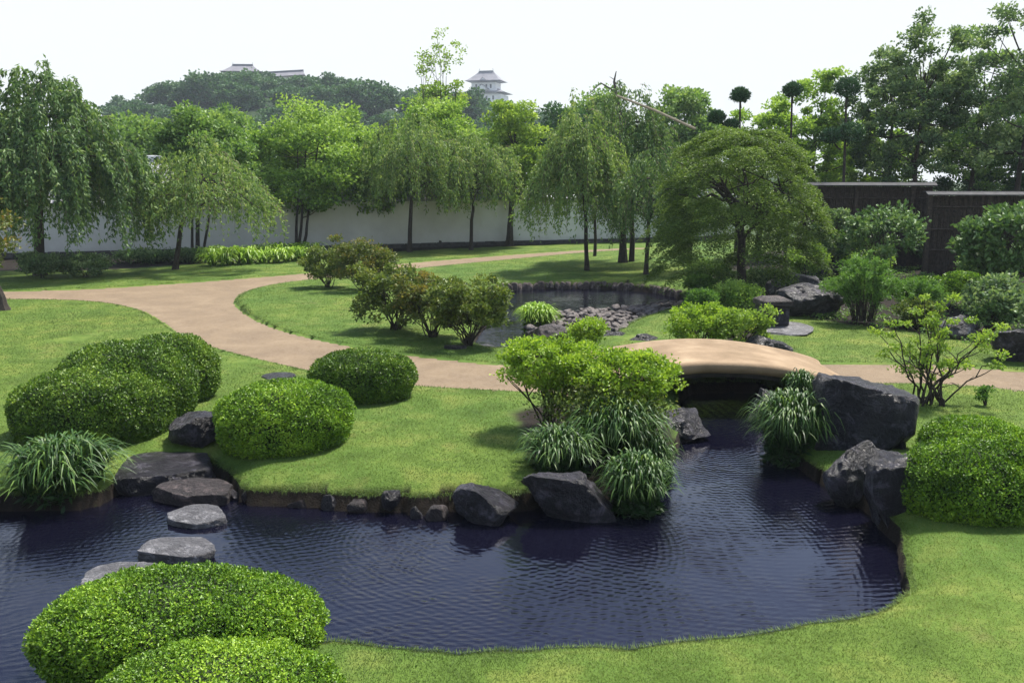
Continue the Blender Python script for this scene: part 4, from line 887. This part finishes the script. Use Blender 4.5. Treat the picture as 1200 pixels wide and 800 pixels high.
def weeper_px(cx, by, l, r, t, label, seed, leafm='weep', low_px=None, **kw):
    x, y = at(cx, by); z = gz(x, y); k = mpp(y, 2); w = (r - l) * k; mid = x_at((l + r) / 2, y, 3)
    low = z_at(low_px, y) if low_px else 1.1
    return make_weeper('weeping_tree', label, (x, y, z), z_at(t, y) - z, kw.pop('R', w * .42), seed, leafm, kw.pop('group', 'weeping trees on the lawns'), Rx=w / 2, lean=(mid - x, 0), low=low, **kw)

weeper_px(47, 322, -70, 182, 88, 'huge weeping tree at the far left edge, hiding the white wall', 701, 'weep', 318, nstr=1000, nl=66, leaf=.19, trunk_r=.2, asp=.4, peak=.5, R=3.2)
weeper_px(205, 316, 150, 325, 170, 'weeping tree with a thin trunk left of the lime green bed', 702, 'weep_light', 292, nstr=520, nl=44, leaf=.155, trunk_r=.11, peak=.45)
weeper_px(480, 295, 420, 550, 142, 'slim weeping tree before the wall, left of the paired trunks', 703, 'weep_light', 262, nstr=560, nl=50, leaf=.155, trunk_r=.12, peak=.28)
weeper_px(552, 293, 503, 608, 160, 'small weeping tree before the wall, third slim trunk from the left', 704, 'weep_light', 258, nstr=420, nl=46, leaf=.155, trunk_r=.1, peak=.25)
weeper_px(688, 317, 612, 742, 128, 'wide weeping tree with a slender trunk nearest the upper pond', 705, 'weep_light', 292, nstr=640, nl=46, leaf=.14, trunk_r=.09, peak=.55)
weeper_px(730, 308, 655, 800, 105, 'tallest weeping tree of the group behind the upper pond', 706, 'weep', 285, nstr=720, nl=48, leaf=.15, trunk_r=.17, peak=.5)
weeper_px(757, 321, 712, 815, 180, 'lower dark weeping tree beside the domed maple', 707, 'weep', 300, nstr=380, nl=44, leaf=.135, trunk_r=.09, peak=.4)
weeper_px(808, 319, 768, 850, 205, 'small weeping tree half hidden behind the domed maple', 708, 'weep', 304, nstr=240, nl=42, leaf=.135, trunk_r=.09, peak=.4)
# slim extra trunks, one broken branch on top of the tallest weeping tree and a prop pole
for i, (px, by, ty, r_) in enumerate(((697, 300, 235, .07), (740, 307, 240, .11))):
    x, y = at(px, by); z = gz(x, y); g = Geo(); add_tube(g, [(0, 0, -.05), (.02, 0, .8), (-.03, .02, 1.8), (.05, 0, z_at(ty, y))], [r_ * 1.2, r_, r_ * .9, r_ * .7], 8)
    tag(g.build('prop_post', M['bark'], None, True, (x, y, z)), ('thin dark post left of the tallest weeping tree', 'thick dark post right beside the tallest weeping trunk')[i], 'post')
x, y = at(730, 308); y -= 1.2; g = Geo(); a = (x_at(722, y, 6), y, z_at(112, y)); b = (x_at(815, y, 6), y, z_at(151, y)); add_tube(g, [a, ((a[0] + b[0]) / 2, y, (a[2] + b[2]) / 2 + .05), b], [.04, .05, .055], 7)
g2 = tag(g.build('prop_pole', M['pole'], None), 'pale bare pole slanting across the top of the tallest weeping tree', 'pole')
x, y = at(730, 308); g = Geo(); x2 = x_at(721, y, 7); zt = z_at(84, y); add_tube(g, [(x2 + .35, y, zt - 2.2), (x2 + .12, y, zt - 1.3), (x2 + .04, y, zt - .9), (x2 - .06, y, zt - .4), (x2 + .02, y, zt)], [.1, .09, .07, .05, .02], 6)
add_tube(g, [(x2, y, zt - .8), (x2 - .6, y, zt - .45), (x2 - 1.1, y - .1, zt - .9)], [.04, .03, .012], 5); add_tube(g, [(x2, y, zt - .5), (x2 + .2, y, zt - .3)], [.02, .008], 5); add_tube(g, [(x2, y, zt - .35), (x2 - .25, y, zt - .2)], [.02, .008], 5)
tag(g.build('dead_branch', M['bark_grey'], None), 'bare dead leader sticking out above the tallest weeping tree', 'branch')

# near-left tree at the frame edge
tree_px(4, 362, -130, 18, 225, 318, 'garden_tree', 'orange tinged tree at the left frame edge by the path', 711, 'orange_leaf', tr=.16, ncl=50, nleaf=130, leaf=.11, rad=.12)
# trees in front of / behind the white wall
GW = 'leafy trees along the white wall'
tree_px(232, 304, 186, 300, 124, 240, 'garden_tree', 'bushy bright tree on several dark trunks behind the thin trunked weeping tree', 721, 'maple_mid', group=GW, tr=.13, trunks=4, ncl=70, nleaf=170, leaf=.17, spread=.22)
tree_px(350, 295, 288, 434, 118, 256, 'garden_tree', 'broad bright green tree on forked dark trunks right of the lime bed', 722, 'maple_bright', group=GW, tr=.14, trunks=3, ncl=95, nleaf=180, leaf=.17, spread=.2, rad=.12)
tree_px(437, 291, 396, 480, 150, 252, 'garden_tree', 'narrow bright tree just right of the broad forked one', 723, 'maple_bright', group=GW, tr=.12, ncl=60, nleaf=200, leaf=.17)
tree_px(515, 289, 470, 565, 118, 246, 'garden_tree', 'bright tree behind the slim weeping trees at the centre', 724, 'maple_bright', group=GW, tr=.16, ncl=75, nleaf=170, leaf=.17)
tree_px(597, 288, 560, 645, 112, 240, 'garden_tree', 'tall yellow green tree on a thick dark trunk by the wall', 725, 'maple_yellow', group=GW, tr=.2, ncl=75, nleaf=170, leaf=.17)
GB = 'trees growing beyond the white wall'
for i, (cx, Y, l, r, t, cb, m, lab) in enumerate((
    (150, 56, 110, 215, 132, 235, 'maple_mid', 'green tree beyond the wall, left of the small tiled roof'),
    (260, 58, 205, 320, 128, 235, 'maple_mid', 'rounded green tree beyond the wall, under the castle turret'),
    (395, 58, 330, 460, 128, 240, 'maple_bright', 'wide pale tree beyond the wall, left of the tall thin crown'),
    (510, 56, 462, 562, 100, 240, 'maple_bright', 'dense bright tree beyond the wall at the foot of the tall thin crown'),
    (660, 64, 620, 705, 125, 235, 'hill_leaf', 'dark green tree beyond the wall, right of the castle keep'),
    (690, 70, 650, 750, 104, 235, 'maple_mid', 'tall hazy tree beyond the wall, left of the dead leader'),
    (800, 60, 750, 850, 98, 240, 'maple_mid', 'loose green tree beyond the wall, above the domed maple'),
    (575, 60, 550, 612, 140, 235, 'maple_mid', 'small green tree beyond the wall, just below the castle keep'),
    (40, 56, -60, 110, 150, 260, 'hill_leaf', 'dark tree beyond the wall at the far left'))):
    tree_y(cx, Y, l, r, t, cb, 'background_tree', lab, 731 + i, m, group=GB, tr=.2, ncl=95, nleaf=170, leaf=.25, rad=.14, flat=.7)
# tall sparse crown rising above the rest
tree_y(516, 54, 478, 554, 34, 200, 'sparse_tree', 'tall thin sapling crown with see through top at the centre skyline', 751, 'maple_yellow', group=None, tr=.1, trunks=4, ncl=62, nleaf=36, leaf=.16, rad=.1, spread=.4, sp=.6)
# far right woodland behind the fence
GF = 'tall trees behind the brush fence'
for i, (cx, Y, l, r, t, cb, m, nl, lab) in enumerate((
    (890, 40, 842, 950, 118, 265, 'maple_bright', 130, 'bright airy tree behind the domed maple'),
    (945, 42, 900, 1010, 88, 250, 'maple_bright', 110, 'bright airy tree among the ball clipped pines'),
    (1040, 40, 985, 1095, 52, 225, 'evergreen', 75, 'dark open evergreen on a slim trunk, left of the tall right trees'),
    (1068, 37, 1010, 1140, 8, 215, 'evergreen', 70, 'tallest evergreen at the upper right with a straight dark trunk'),
    (1130, 42, 1075, 1215, 25, 230, 'maple_mid', 80, 'lighter loose tree at the upper right behind the straight trunk'),
    (1185, 36, 1110, 1290, -30, 205, 'evergreen', 90, 'broad evergreen in the upper right corner of the view'),
    (1150, 46, 1080, 1230, 90, 250, 'hill_leaf', 120, 'dense dark tree low behind the right part of the brush fence'),
    (1010, 46, 960, 1075, 120, 245, 'maple_bright', 110, 'bright understorey tree behind the left part of the brush fence'),
    (1230, 44, 1150, 1340, 60, 250, 'hill_leaf', 120, 'dense dark tree beyond the right frame edge'))):
    tree_y(cx, Y, l, r, t, cb, 'woodland_tree', lab, 761 + i, m, group=GF, tr=.17, ncl=125, nleaf=int(nl * 1.35), leaf=.15, rad=.085, sp=.6, irr=.55)
# ball-clipped pines
def ball_pine(px, Y, balls, label, seed):
    rg = np.random.default_rng(seed); x = x_at(px, Y, 4); root = thing('ball_clipped_pine', label, 'tree', (x, Y, .2), 0, 'ball clipped pines'); s = Geo()
    ztop = z_at(min(b[1] for b in balls), Y) - .2; P = np.array([(0, 0, -.2), (.08, 0, ztop * .3), (-.05, 0, ztop * .65), (x_at(balls[0][0], Y, 5) - x, 0, ztop)]); add_tube(s, bez(P[0], P[1], P[3], 10), np.linspace(.09, .035, 10), 7)
    for (bx, by, r) in balls:
        k = mpp(Y, 5); R = r * k * .82; c = np.array([x_at(bx, Y, 5) - x, rg.uniform(-.1, .1), z_at(by, Y) - .2]); g = Geo(); n = 1500; D = rdir(rg, n)
        Pp = c + D * np.array([R, R, R * .72]) * rg.uniform(.6, 1, (n, 1)) ** .5 * (1 + .4 * fbm(D * 2.5 + seed, seed, 2))[:, None]; leaves(g, Pp, D * .2 + rg.normal(0, .6, (n, 3)) + [0, 0, .5], .13, .05, rg, np.clip(.45 + .2 * D[:, 2] + rg.normal(0, .17, n), 0, 1)); g.build('needle_ball', M['pine'], root)
        add_tube(s, bez(np.array([c[0] * .3, 0, c[2] - .5]), np.array([c[0] * .6, 0, c[2] - .4]), c, 5), np.linspace(.04, .025, 5), 5)
    s.build('trunk', M['bark'], root)
ball_pine(866, 37, [(865, 112, 12), (838, 138, 11), (856, 147, 9)], 'ball clipped pine above the domed maple, leftmost of the ball pines', 781)
ball_pine(926, 36, [(925, 106, 12)], 'single balled pine between the other two ball clipped pines', 782)
ball_pine(990, 35, [(988, 103, 17), (996, 156, 18), (972, 160, 13)], 'ball clipped pine with stacked dark balls, rightmost of the ball pines', 783)

# domed maple
def domed_maple():
    rg = np.random.default_rng(801); x, y = at(868, 349); z = gz(x, y); k = mpp(y, 2); R = 109 * k; H = z_at(152, y) - z; z0 = z_at(332, y) - z
    root = thing('domed_maple', 'olive green domed maple with layered fine foliage at the centre right', 'tree', (x, y, z), 0);  x -= .0; root.location.x -= .25
    g, s = Geo(), Geo(); n = 330; a = rg.uniform(0, 6.28, n); rr = np.sqrt(rg.uniform(0, 1, n)); prof = lambda q: z0 + (H - z0) * (1 - .2 * q ** 2 - .42 * q ** 5)
    zc = prof(rr) - rg.uniform(0, .25, n); sk = np.arange(n) % 3 == 0; rr[sk] = rg.uniform(.8, 1, sk.sum()); zc[sk] = z0 + .25 + (prof(.97) - z0) * rg.uniform(0, 1, sk.sum())
    inn = np.arange(n) % 5 == 1; rr[inn] *= .8; zc[inn] = z0 + .4 + (prof(rr[inn]) - z0 - .6) * rg.uniform(.25, .9, inn.sum())
    wb = 1 + .09 * np.sin(a * 3 + 1) + .05 * np.sin(a * 7); C = np.stack([np.cos(a) * R * rr * .9 * wb, np.sin(a) * R * rr * .85 * wb, zc + .12 * np.sin(a * 4 + rr * 5)], 1); rc = rg.uniform(.25, .48, n)
    m = 330; idx = np.repeat(np.arange(n), m); N = n * m; D = rdir(rg, N); q = np.sqrt(rg.random(N)); off = np.stack([D[:, 0] * q * rc[idx] * 1.2, D[:, 1] * q * rc[idx] * 1.2, D[:, 2] * .07], 1)
    off[:, 2] -= .25 * (off[:, 0] ** 2 + off[:, 1] ** 2) / rc[idx] + .9 * rr[idx] ** 2.5 * (off[:, 0] * np.cos(a[idx]) + off[:, 1] * np.sin(a[idx]))
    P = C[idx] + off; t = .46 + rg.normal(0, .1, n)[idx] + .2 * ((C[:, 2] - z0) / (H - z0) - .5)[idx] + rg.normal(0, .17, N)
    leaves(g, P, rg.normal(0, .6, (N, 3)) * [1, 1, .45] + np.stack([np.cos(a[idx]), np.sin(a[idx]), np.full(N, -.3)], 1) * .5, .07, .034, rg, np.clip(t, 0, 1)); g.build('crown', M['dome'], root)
    fork = np.array([0.02, 0, z_at(238, y) - z]); T = bez(np.array([.25, 0, -.1]), np.array([.28, 0, fork[2] * .5]), fork, 9); T[2:-1] += rg.normal(0, .03, (6, 3)); add_tube(s, T, np.linspace(.15, .09, 9), 9)
    for i in range(16):
        aa = i * 2.4; e = np.array([math.cos(aa) * R * rg.uniform(.45, .85), math.sin(aa) * R * rg.uniform(.4, .7), rg.uniform(fork[2] - .1, H * .86)]); st = T[rg.integers(5, 9)]
        P = bez(st, st + (e - st) * .45 + [0, 0, rg.uniform(-.15, .25)], e, 9); P[2:-1] += rg.normal(0, .05, (6, 3)); add_tube(s, P, np.linspace(.065, .014, 9), 6)
        for q in range(3):
            c = C[np.argmin(np.linalg.norm(C - P[6] - rg.normal(0, .5, 3), axis=1))]; add_tube(s, bez(P[5], (P[5] + c) / 2 + [0, 0, .08], c, 5), np.linspace(.028, .008, 5), 4)
    s.build('trunk', M['bark'], root)
domed_maple()

# dark hedge plants along the foot of the wall on the left
for i, (l, r, t, b, lab) in enumerate(((18, 80, 296, 326, 'dark low shrub at the foot of the wall under the huge weeping tree'), (70, 132, 298, 325, 'dark low shrub under the right side of the huge weeping tree'),
        (128, 196, 294, 308, 'thin dark hedge plant along the wall left of the thin trunked weeping tree'), (190, 246, 292, 307, 'thin dark hedge plant between the weeping tree and the lime bed'))):
    shrub_px(l, r, t, b, 'low_shrub', lab, 'shrub', 811 + i, 'evergreen', 'dark plants along the wall foot', None, nst=5, ncl=44, nleaf=90, leaf=.1, low=0, rad=.14)

# ------------------------------------------------------------------ walls, fence, buildings
def tiled_wall(p0, p1, h, label, base=True):
    p0, p1 = np.array(p0), np.array(p1); d = p1 - p0; L = np.linalg.norm(d); ang = math.atan2(d[1], d[0]); z = 0
    root = thing('garden_wall', label, 'wall', (p0[0], p0[1], z), ang); g = Geo()
    add_box(g, (L / 2, 0, h * .41 + .1), (L, .42, h * .82 - .1)); g.build('plaster', M['plaster'], root)
    if base:
        g = Geo(); rg = np.random.default_rng(3); q = 0
        while q < L:
            w = rg.uniform(.5, .9); add_box(g, (q + w / 2, 0, .09), (w - .02, .56, .24 + rg.uniform(0, .05)), bev=.02); q += w
        g.build('stone_footing', M['foot'], root)
    hz = h * .82 + .03; g = Geo(); ov = .52; hr = h - hz - .1
    g.add([(0, -ov, hz), (L, -ov, hz), (L, 0, hz + hr), (0, 0, hz + hr), (0, ov, hz), (L, ov, hz), (0, -ov, hz - .07), (L, -ov, hz - .07), (0, ov, hz - .07), (L, ov, hz - .07)],
          [(0, 1, 2, 3), (3, 2, 5, 4), (6, 7, 1, 0), (9, 8, 4, 5), (7, 6, 8, 9)]); g.build('roof', M['tile'], root)
    g = Geo(); e = Geo(); n = int(L / .27)
    for i in range(n):
        x = (i + .5) * .27
        for sg in (-1, 1): add_tube(g, [(x, sg * (ov + .02), hz + .02), (x, sg * .05, hz + hr + .01)], .055, 6)
        V, F, F3 = tube([(x, -ov - .04, hz + .015), (x, -ov + .03, hz + .03)], .062, 8); e.add(V, F)
    g.build('cover_tiles', M['tile'], root); e.build('tile_ends', M['tile_end'], root)
    g = Geo(); add_box(g, (L / 2, 0, h - .05), (L, .24, .16), bev=.03); g.build('ridge', M['tile_end'], root)
    g = Geo(); add_box(g, (L / 2, -.3, hz - .13), (L, .14, .1)); g.build('eaves_band', M['tile_end'], root)
tiled_wall(at(-150, 306), at(860, 280), 2.95, 'long white plaster garden wall with grey tiled coping behind the lawns')
a = at(560, 270); tiled_wall((x_at(560, 62, 3), 62), (x_at(730, 62, 3), 62), z_at(204, 62), 'second white tiled wall glimpsed beyond the first, by the thick dark trunk', False)

def roof_house(px0, px1, Y, ty, ridge, label):
    x0, x1 = x_at(px0, Y, 4), x_at(px1, Y, 4); zt = z_at(ty, Y); root = thing('tiled_house', label, 'building', ((x0 + x1) / 2, Y, 0)); w = x1 - x0
    g = Geo(); add_box(g, (0, 0, (zt - 1.2) / 2), (w * .85, 4, zt - 1.2)); g.build('wall', M['plaster'], root)
    g = Geo(); a = w / 2; b = w / 2 * ridge; z0 = zt - 1.3
    g.add([(-a, -2.8, z0), (a, -2.8, z0), (a, 2.8, z0), (-a, 2.8, z0), (-b, 0, zt), (b, 0, zt)], [(0, 1, 5, 4), (2, 3, 4, 5), (3, 2, 1, 0)]); g.F[3].append(np.array([(1, 2, 5), (3, 0, 4)])); g.T[3].append(np.full(2, .5))
    g.build('roof', M['tile'], root)
    g = Geo(); add_box(g, (0, 0, zt + .08), (2 * b + .3, .35, .3), bev=.04); g.build('ridge', M['tile_end'], root)
    for q in (-.25, .25):
        g = Geo(); add_box(g, (w * q, -2.03, zt - 2.4), (.9, .06, 1.0)); g.build('window', M['castle_dark'], root)
roof_house(140, 200, 52, 187, .6, 'small house with a grey tiled roof glimpsed between the left trees')
roof_house(590, 680, 72, 195, .7, 'grey roofed house beyond the wall, right of the thick dark trunk')

def brush_fence(px0, px1, Y0, Y1, ty, zb, label):
    x0, x1 = x_at(px0, Y0, 3), x_at(px1, Y1, 3); L = math.hypot(x1 - x0, Y1 - Y0); ang = math.atan2(Y1 - Y0, x1 - x0); h = z_at(ty, (Y0 + Y1) / 2) - zb
    root = thing('brush_fence', label, 'fence', (x0, Y0, zb), ang); rg = np.random.default_rng(int(px0)); g = Geo()
    add_box(g, (L / 2, .05, h / 2 - .1), (L, .06, h - .1)); g.build('backing', M['fence'], root)
    g = Geo(); x = 0
    while x < L:
        add_tube(g, [(x, -.02 + rg.normal(0, .012), -.1), (x + rg.normal(0, .012), -.02, h - .14)], rg.uniform(.022, .034), 5); x += rg.uniform(.055, .085)
    g.build('bamboo_canes', M['fence'], root)
    for q in (.3, .55, .82):
        g = Geo(); add_tube(g, [(0, -.07, h * q), (L, -.07, h * q)], .03, 6); g.build('rail', M['fence'], root)
    x = .05
    while x < L + .1:
        g = Geo(); add_box(g, (min(x, L - .06), -.06, h / 2 - .1), (.12, .12, h - .06)); g.build('post', M['fence'], root); x += 1.9
    g = Geo(); add_box(g, (L / 2, -.16, h - .06), (L + .2, .26, .035)); V = g.V[-1]; V[:, 2] += (V[:, 1] + .16) * .35; add_box(g, (L / 2, .14, h - .0), (L + .2, .22, .035)); g.build('plank_cap', M['fence_cap'], root)
brush_fence(938, 1092, 33.2, 32.4, 214, .3, 'left stretch of the dark brush fence with a grey plank cap')
brush_fence(1088, 1420, 30.8, 29.8, 225, .3, 'right stretch of the dark brush fence, nearer and stepped lower')

# ------------------------------------------------------------------ castle hill
HX0, HX1, HY = 100, 760, 250.
def hill_top(px):
    return float(np.interp(px, [60, 170, 200, 235, 280, 330, 400, 450, 500, 560, 640, 720, 820], [180, 153, 130, 108, 103, 104, 104, 110, 120, 127, 143, 158, 185]))
xs = np.linspace(x_at(-60, HY, 20), x_at(900, HY, 20), 90); ysh = np.linspace(150, 380, 50)
X, Y = np.meshgrid(xs, ysh); Xf, Yf = X.ravel(), Y.ravel()
pxs = 600 + Xf / (HY * CP + 10) * FPX; ridge = np.array([z_at(hill_top(p), HY) for p in pxs]); fall = np.clip((Yf - 150) / (HY - 150), 0, 1) ** .8; fall = np.where(Yf > HY + 40, np.clip(1 - (Yf - HY - 40) / 90, 0, 1), fall)
fall = fall * fall * (3 - 2 * fall)
Z = np.maximum(-3 + (ridge - 3 + 3) * fall + 1.5 * noise2(Xf, Yf, .03, 5) * fall, -3) - .4
nu = 90; i = np.arange(49)[:, None] * nu; j = np.arange(nu - 1)[None]; g = Geo()
g.add(np.stack([Xf, Yf, Z], 1), np.stack([i + j, i + j + 1, i + nu + j + 1, i + nu + j], -1).reshape(-1, 4))
M['hill'] = simple_mat('hill_undergrowth', [(.3, (.015, .03, .012)), (.7, (.035, .06, .022))], .3, .95, .6, .5, 1, .1, True)
tag(g.build('hill', M['hill'], None, True), kind='structure')
def hill_z(x, y):
    p = 600 + x / (HY * CP + 10) * FPX; f = min(max((y - 150) / (HY - 150), 0), 1) ** .8; f = f * f * (3 - 2 * f); f = 1 if y > HY else f
    return -3 + z_at(hill_top(p), HY) * f - .4
hp = [make_tree('hill_tree', 'x', (0, 0, 0), 11, 15, 14, 2.5, 900 + i, 'hill_leaf', tr=.5, ncl=42, nleaf=90, leaf=.85, rad=.14, flat=.5, group='dark trees covering the castle hill', irr=.3) for i in range(4)]
rgh = np.random.default_rng(9); k = 0
for row, (Yr, stepx, zo) in enumerate(((262, 9.0, 0), (244, 9.5, 0), (222, 10, 0), (198, 11, 0), (175, 12, 0))):
    x = x_at(150, Yr, 10)
    while x < x_at(740, Yr, 10):
        y = Yr + rgh.uniform(-6, 6); o = hp[k] if k < 4 else copy_tree(hp[k % 4]); s = rgh.uniform(.75, 1.1)
        place(o, (x, y, hill_z(x, y) - 2.5), rgh.uniform(0, 6.28), (s, s, s * rgh.uniform(.75, 1.0)), 'dark rounded tree in the wood on the castle hill'); k += 1; x += stepx * rgh.uniform(.8, 1.2)
print('hill trees', k)

def irimoya(g, cx, z, w, d, h, ov, ridge=.5, curve=.25):
    """flared hip-and-gable roof tier: w,d footprint at eaves incl. overhang"""
    n = 6; V = []
    for i in range(n):
        t = i / (n - 1); s = 1 - t; f = s ** 1.0
        ww = w / 2 * (ridge + (1 - ridge) * f); dd = d / 2 * f + .01; zz = z + h * (t ** (1 + curve) * .55 + t * .45)
        up = curve * h * .35 * max(0, 1 - t * 3)
        V += [(cx - ww, -dd, zz + up), (cx - ww * .5, -dd, zz), (cx + ww * .5, -dd, zz), (cx + ww, -dd, zz + up), (cx + ww, dd, zz + up), (cx + ww * .5, dd, zz), (cx - ww * .5, dd, zz), (cx - ww, dd, zz + up)]
    F = []
    for i in range(n - 1):
        for j in range(8): F.append((8 * i + j, 8 * i + (j + 1) % 8, 8 * i + 8 + (j + 1) % 8, 8 * i + 8 + j))
    g.add(V, F); g.add([V[0], V[3], V[4], V[7]], [(3, 2, 1, 0)])
def castle_keep():
    Y = 540.; k = mpp(Y, 40); x = x_at(570, Y, 40); zb = z_at(150, Y)
    hg = Geo(); th = np.linspace(0, 2 * np.pi, 25)[:-1]; rr_ = [1, 45, 62, 78]; zz_ = [zb + 1, zb + .5, zb * .45, -4]
    Vh = np.array([(x + r_ * math.cos(t_), Y + r_ * math.sin(t_), z_) for r_, z_ in zip(rr_, zz_) for t_ in th]); i_ = np.arange(3)[:, None] * 24; j_ = np.arange(24)[None]
    hg.add(Vh, np.stack([i_ + j_, i_ + 24 + j_, i_ + 24 + (j_ + 1) % 24, i_ + (j_ + 1) % 24], -1).reshape(-1, 4)); tag(hg.build('hill', M['hill'], None, True), kind='structure')
    root = thing('castle_keep', 'tiered white castle keep with curved grey roofs on the skyline, right of the thin crown', 'castle', (x, Y, zb), -.25)
    def zz(py): return z_at(py, Y) - zb
    tiers = [(46, zz(118), zz(106)), (34, zz(105), zz(93))]
    W0 = [52 * k, 40 * k]
    for i, (w, z0, zt) in enumerate(((44, zz(150), zz(112)), (29, zz(112), zz(98)))):
        g = Geo(); add_box(g, (0, 0, (z0 + zt) / 2), (w * k, w * k * .8, zt - z0)); g.build('wall', M['castle_wall'], root)
        for q in (-.3, -.12, .12, .3):
            g = Geo(); add_box(g, (w * k * q, -w * k * .4 - .05, zt - 2.1), (1.0, .2, 2.2)); g.build('window', M['castle_dark'], root)
    g = Geo(); irimoya(g, 0, zz(110.5), 54 * k, 44 * k, 6.5 * k, 0, .5); r1 = g.build('roof', M['castle_tile'], root)
    g = Geo(); irimoya(g, 0, zz(97), 43 * k, 34 * k, 12 * k, 0, .42); r2 = g.build('roof', M['castle_tile'], root)
    g = Geo(); add_box(g, (0, 0, zz(84.4)), (17 * k, 1.1, 1.3)); g.build('ridge', M['castle_tile'], r2)
    for s in (-1, 1):
        g = Geo(); add_tube(g, [(s * 8 * k, 0, zz(84.4)), (s * 8.8 * k, 0, zz(83)), (s * 8.0 * k, 0, zz(81))], [.8, .6, .2], 6); g.build('fish_finial', M['castle_tile'], r2)
    for (cx, z, s) in ((0, 103.5, 8), (0, 93, 5)):      # triangular dormer gables
        g = Geo(); zc = zz(z + 2); d = (20 if s == 8 else 14) * k
        g.add([(cx - s * k, -d, zc - .6), (cx + s * k, -d, zc - .6), (cx, -d, zc + s * k * .62), (cx - s * k, 0, zc - .6), (cx + s * k, 0, zc - .6), (cx, 0, zc + s * k * .62)], [(0, 2, 5, 3), (1, 4, 5, 2)]); g.build('gable_roof', M['castle_tile'], root)
        g = Geo(); g.add([(cx - s * k * .82, -d + .3, zc - .5), (cx + s * k * .82, -d + .3, zc - .5), (cx, -d + .3, zc + s * k * .5)], [(0, 1, 2)]); g.build('gable_wall', M['castle_wall'], root)
castle_keep()
def turret():
    Y = 285.; k = mpp(Y, 30); x = x_at(286, Y, 30); zb = z_at(115, Y)
    def zz(py): return z_at(py, Y) - zb
    root = thing('castle_turret', 'white castle turret with a grey hipped roof peeking over the hill trees', 'castle', (x, Y, zb), .1)
    g = Geo(); add_box(g, (0, 0, zz(86) / 2), (30 * k, 22 * k, zz(86))); g.build('wall', M['castle_wall'], root)
    g = Geo(); irimoya(g, 0, zz(86.5), 48 * k, 34 * k, 9.5 * k, 0, .46, .3); r = g.build('roof', M['castle_tile'], root)
    g = Geo(); add_box(g, (0, 0, zz(77)), (23 * k, .7, .8)); g.build('ridge', M['castle_tile'], r)
    for s in (-1, 1):
        g = Geo(); add_tube(g, [(s * 11 * k, 0, zz(77)), (s * 11.8 * k, 0, zz(75.5)), (s * 11 * k, 0, zz(73.6))], [.4, .3, .1], 6); g.build('fish_finial', M['castle_tile'], r)
    x = x_at(338, Y, 30); root = thing('castle_corridor', 'long low castle corridor roof right of the turret on the hill', 'castle', (x, Y, zb), .12)
    g = Geo(); add_box(g, (0, 0, zz(90) / 2), (36 * k, 14 * k, zz(90))); g.build('wall', M['castle_wall'], root)
    g = Geo(); irimoya(g, 0, zz(90.5), 44 * k, 22 * k, 6 * k, 0, .9, .2); r = g.build('roof', M['castle_tile'], root); r.rotation_euler = (0, -.07, 0)
    g = Geo(); add_box(g, (0, 0, zz(84.3)), (41 * k, .6, .7)); q = g.build('ridge', M['castle_tile'], r)
turret()

# ------------------------------------------------------------------ haze
HAZE = .00038
if HAZE > 0:
    g = Geo(); add_box(g, (0, 300, 24), (1150, 680, 60)); o = g.build('haze', None, None) if False else None
    m = bpy.data.materials.new('haze'); m.use_nodes = True; nt = m.node_tree; nt.nodes.clear(); out = nt.nodes.new('ShaderNodeOutputMaterial'); v = nt.nodes.new('ShaderNodeVolumePrincipled')
    v.inputs['Density'].default_value = HAZE; v.inputs['Color'].default_value = (.8, .9, 1, 1); nt.links.new(v.outputs[0], out.inputs['Volume'])
    o = g.build('haze', m, None); tag(o, 'thin pale summer haze softening the castle hill', 'haze', None, 'stuff')
